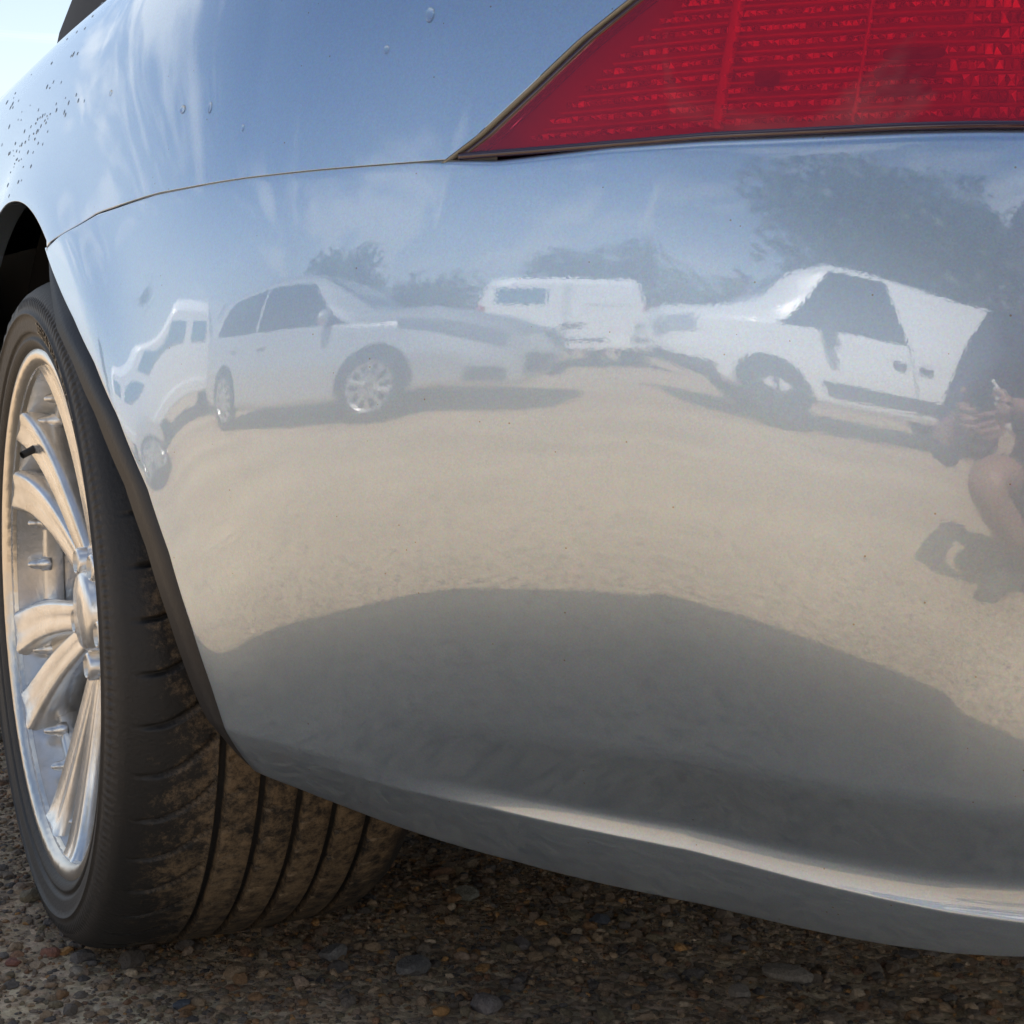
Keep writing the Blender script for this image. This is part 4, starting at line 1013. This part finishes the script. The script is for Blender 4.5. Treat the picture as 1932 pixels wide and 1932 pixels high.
# phone in both hands, right behind the viewpoint
fwd = Vector((math.sin(R(26.68)) * math.cos(R(6.51)), math.cos(R(26.68)) * math.cos(R(6.51)), -math.sin(R(6.51))))
pc = CAM - fwd * .012
rotm = cam.rotation_euler.to_matrix()
pb = bmesh.new(); add_box(pb, (-.018, -.045, 0), (.072, .148, .008)); 
ph = bm_obj('phone', pb, mat('phone_black', (.012, .012, .014), .2), None, bevel=.004); ph.location = pc; ph.rotation_euler = cam.rotation_euler
tag(ph, 'black phone held upright in the hands of the crouching person', 'phone')
def hand(wrist, side):
    wv = Vector(wrist); tgt = pc + rotm @ Vector((-.018 + side * .045, -.06, -.01)); dr_ = (tgt - wv); dn = dr_.normalized()
    up = rotm @ Vector((0, 1, 0)); palm = [(*wv, .026), (*(wv + dr_ * .5), (.036, .018)), (*(wv + dr_ * .8), (.038, .016))]
    nodes = palm; edges = [(0, 1), (1, 2)]
    for k, (ln, o_) in enumerate(((.066, .030), (.074, .010), (.070, -.010), (.056, -.030))):
        b0 = wv + dr_ * .85 + up * o_; i = len(nodes)
        curl = rotm @ Vector((-side, 0, 0))
        nodes = nodes + [(*b0, .0095), (*(b0 + (rotm @ Vector((side * .2, 0, -.4))) * ln * .6 + dn * ln * .35), .009), (*(b0 + dn * ln * .5 + curl * ln * .35 + (rotm @ Vector((0, 0, -.25))) * ln), .0085), (*(b0 + dn * ln * .45 + curl * ln * .75), .0075)]
        edges = edges + [(2, i), (i, i + 1), (i + 1, i + 2), (i + 2, i + 3)]
    i = len(nodes); b0 = wv + dr_ * .4 + up * .02
    nodes = nodes + [(*(b0 + up * .02), .011), (*(b0 + up * .045 + dn * .02), .010), (*(b0 + up * .05 + dn * .05), .008)]; edges = edges + [(1, i), (i, i + 1), (i + 1, i + 2)]
    skin_body('hand', nodes, edges, M['skin'], PER, 1)
hand((-.36, -1.625, .575), -1); hand((-.24, -1.625, .59), 1)

# ------------------------------------------------------------------ rain drops on the wing
M['water'] = mat('water', (1, 1, 1), 0.0); P(M['water']).inputs['Transmission Weight'].default_value = 1; P(M['water']).inputs['IOR'].default_value = 1.33
db = bmesh.new(); bmesh.ops.create_icosphere(db, subdivisions=3, radius=1)
for v_ in db.verts:
    if v_.co.z < -.15: v_.co.z = -.15
dme = bpy.data.meshes.new('water_drop'); db.to_mesh(dme); db.free(); dme.polygons.foreach_set('use_smooth', [True] * len(dme.polygons)); dme.materials.append(M['water'])
M['drop_dark'] = mat('drop_painted_dark', (.22, .27, .32), .04, 0, 1., 1.33)  # opaque grey-blue paints in the dark surroundings a clear drop refracts
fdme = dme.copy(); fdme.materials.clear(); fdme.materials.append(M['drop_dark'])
def drop(s, l, r, stretch, label, group=None, me_=None):
    p = body_pt(np.array([s, s + .002, s]), np.array([l, l, l + .002])); pq = np.radians(base(np.array([s, s + .002, s]))[2]); fq = flare(arch_dist(np.array([s, s + .002, s]), p[:, 2])); p[:, 0] += np.sin(pq) * fq; p[:, 1] += np.cos(pq) * fq; o_ = Vector(p[0]); a = Vector(p[1] - p[0]).normalized(); b = Vector(p[2] - p[0]).normalized(); n = a.cross(b).normalized()
    if n.dot(CAM - o_) < 0 and n.x > 0: n = -n
    if n.x > 0: n = -n
    b = n.cross(a).normalized()
    o = bpy.data.objects.new('water_drop', me_ or dme); COL.objects.link(o)
    o.matrix_world = Matrix.Translation(o_) @ Matrix((a, b, n)).transposed().to_4x4() @ Matrix.Diagonal((r, r * stretch, r * .55, 1))
    tag(o, label, 'water drop', group)
for s, l, r, stc, lab in [(.641, .101, .0036, 1.5, 'largest clear drop, below the top edge of the photo left of the tail light'), (.607, .081, .0024, 1.3, 'small round drop below and left of the largest one'), (.381, .065, .0034, 1.0, 'clear angular drop in the middle of the pale wing reflection'), (.422, .061, .0022, 2.0, 'tall thin drop just right of the angular one'), (.469, .040, .0014, 2.0, 'tiny streak drop below the tall thin one'), (.207, .113, .0026, 1.0, 'clear drop halfway up the wing beside the spray of fine drops')]:
    drop(s, l, r, stc, lab)
for s, l in [(-0.053,0.25),(-0.11,0.242),(-0.265,0.286),(-0.391,0.339),(-0.044,0.23),(-0.519,0.323),(-0.51,0.335),(-0.046,0.202),(-0.526,0.359),(-0.188,0.218),(-0.341,0.234),(-0.042,0.173),(-0.135,0.182),(-0.097,0.173),(-0.167,0.177),(-0.106,0.165),(-0.099,0.182),(-0.03,0.149),(-0.279,0.173),(-0.049,0.141),(-0.083,0.145),(-0.158,0.141),(-0.101,0.129),(-0.12,0.129),(-0.147,0.129),(-0.092,0.129),(-0.058,0.133),(-0.204,0.125),(-0.252,0.133),(-0.165,0.125),(-0.099,0.121),(-0.067,0.113),(-0.117,0.109),(-0.234,0.117),(-0.19,0.101),(-0.19,0.117),(-0.217,0.097),(-0.249,0.109),(-0.108,0.077),(-0.195,0.081),(-0.288,0.125),(-0.201,0.105),(-0.151,0.105),(-0.14,0.157),(0.068,0.145),(0.04,0.141),(0.114,0.133),(0.031,0.133),(-0.439,0.222),(-0.419,0.202),(-0.514,0.218),(-0.469,0.218),(-0.357,0.165),(-0.254,0.125),(-0.222,0.173),(-0.29,0.165),(-0.395,0.194),(-0.446,0.165),(-0.377,0.145),(-0.434,0.161),(-0.231,0.323),(0.034,0.25),(-0.32,0.335),(-0.112,0.093),(-0.128,0.141),(-0.096,0.145),(-0.056,0.141),(-0.225,0.121),(-0.19,0.109),(-0.281,0.319),(-0.412,0.331),(-0.418,0.343),(-0.049,0.234),(-0.53,0.331),(-0.174,0.246),(-0.007,0.198),(-0.035,0.202),(-0.501,0.355),(-0.368,0.234),(-0.11,0.177),(-0.064,0.165),(-0.151,0.173),(-0.104,0.161),(-0.017,0.141),(-0.311,0.182),(-0.055,0.137),(-0.072,0.137),(-0.201,0.141),(-0.085,0.133),(-0.117,0.125),(-0.142,0.125),(-0.031,0.121),(-0.069,0.137),(-0.19,0.125),(-0.256,0.133),(-0.156,0.129),(-0.169,0.141),(-0.037,0.109),(-0.08,0.105),(-0.256,0.117),(-0.192,0.105),(-0.197,0.109),(-0.201,0.093),(-0.261,0.113),(-0.09,0.077),(-0.222,0.085),(-0.142,0.065),(-0.256,0.125),(-0.167,0.105),(-0.153,0.109),(-0.145,0.157),(0.045,0.153),(0.015,0.149),(0.086,0.137),(0.041,0.129),(-0.361,0.198),(-0.425,0.206),(-0.444,0.214),(-0.455,0.222),(-0.373,0.177),(-0.22,0.121),(-0.227,0.165),(-0.261,0.161),(-0.425,0.198),(-0.443,0.161),(-0.366,0.149),(-0.12,0.286),(-0.234,0.331),(-0.307,0.339),(-0.062,0.089),(-0.124,0.145),(-0.11,0.145),(-0.065,0.141),(-0.279,0.125),(-0.197,0.101)]:
    if rnd.random() < .3: continue
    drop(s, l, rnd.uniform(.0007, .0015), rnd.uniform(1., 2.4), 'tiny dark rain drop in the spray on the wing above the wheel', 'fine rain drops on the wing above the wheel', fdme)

# ------------------------------------------------------------------ stones one can single out
def stone(x, y, r, sh, col, label, seed):
    r_ = np.random.default_rng(seed); V_ = V1.copy()
    for k in range(7):
        d = r_.normal(size=3); d /= np.linalg.norm(d); V_ -= np.maximum(V_ @ d - r_.uniform(.6, .85), 0)[:, None] * d
    V_ = V_ * (1 + r_.normal(0, .04, (len(V_), 1))) * np.array(sh) * r * .82
    me = bpy.data.meshes.new('stone'); me.from_pydata([tuple(v) for v in V_], [], F1.tolist()); ca = me.color_attributes.new('tone', 'FLOAT_COLOR', 'POINT'); ca.data.foreach_set('color', np.tile(np.array([*col, 1], np.float32), len(V_)))
    me.materials.append(sm); o = bpy.data.objects.new('stone', me); COL.objects.link(o); o.location = (x, y, float(hgt(x, y)) + r * sh[2] * .35); o.rotation_euler = (0, 0, seed * .7)
    tag(o, label, 'stone')
stone(-0.015, -0.036, 0.011, (1.3, 1.0, 0.7), (0.24, 0.1, 0.06), 'brick red stone in front of the tyre, the longer of two', 3)
stone(-0.05, -0.045, 0.01, (1.2, 1.0, 0.6), (0.22, 0.09, 0.06), 'brick red stone at the left edge of the photo', 4)
stone(0.069, -0.218, 0.012, (1.1, 0.9, 0.6), (0.085, 0.095, 0.11), 'dark blue grey stone left of the middle at the bottom', 5)
stone(0.002, -0.093, 0.01, (1.2, 0.9, 0.6), (0.3, 0.25, 0.19), 'pale tan stone just right of the brick red one', 6)
stone(0.317, -0.336, 0.02, (1.1, 0.9, 0.6), (0.2, 0.17, 0.155), 'large flat brownish grey stone at the bottom under the bumper', 7)
stone(0.609, -0.4, 0.024, (1.4, 0.9, 0.5), (0.25, 0.21, 0.165), 'broad pale brown stone under the right part of the bumper', 8)
stone(0.542, -0.417, 0.014, (1.0, 1.0, 0.75), (0.22, 0.185, 0.15), 'rounded brown stone below the broad pale one', 9)
stone(0.292, -0.231, 0.022, (1.2, 1.0, 0.6), (0.16, 0.15, 0.14), 'large dark grey stone right of the tyre in open gravel', 10)
stone(0.416, -0.218, 0.014, (1.2, 0.9, 0.6), (0.15, 0.125, 0.115), 'small reddish grey block of stone below the bumper edge', 11)
stone(0.42, -0.076, 0.018, (1.1, 1.0, 0.7), (0.2, 0.19, 0.15), 'grey rounded stone in the shade close behind the tyre', 12)
stone(0.514, -0.203, 0.013, (1.1, 1.0, 0.7), (0.085, 0.09, 0.105), 'blackish stone under the middle of the bumper', 13)
stone(0.234, -0.165, 0.016, (1.3, 1.0, 0.7), (0.18, 0.165, 0.15), 'grey stone just right of the foot of the tyre', 14)
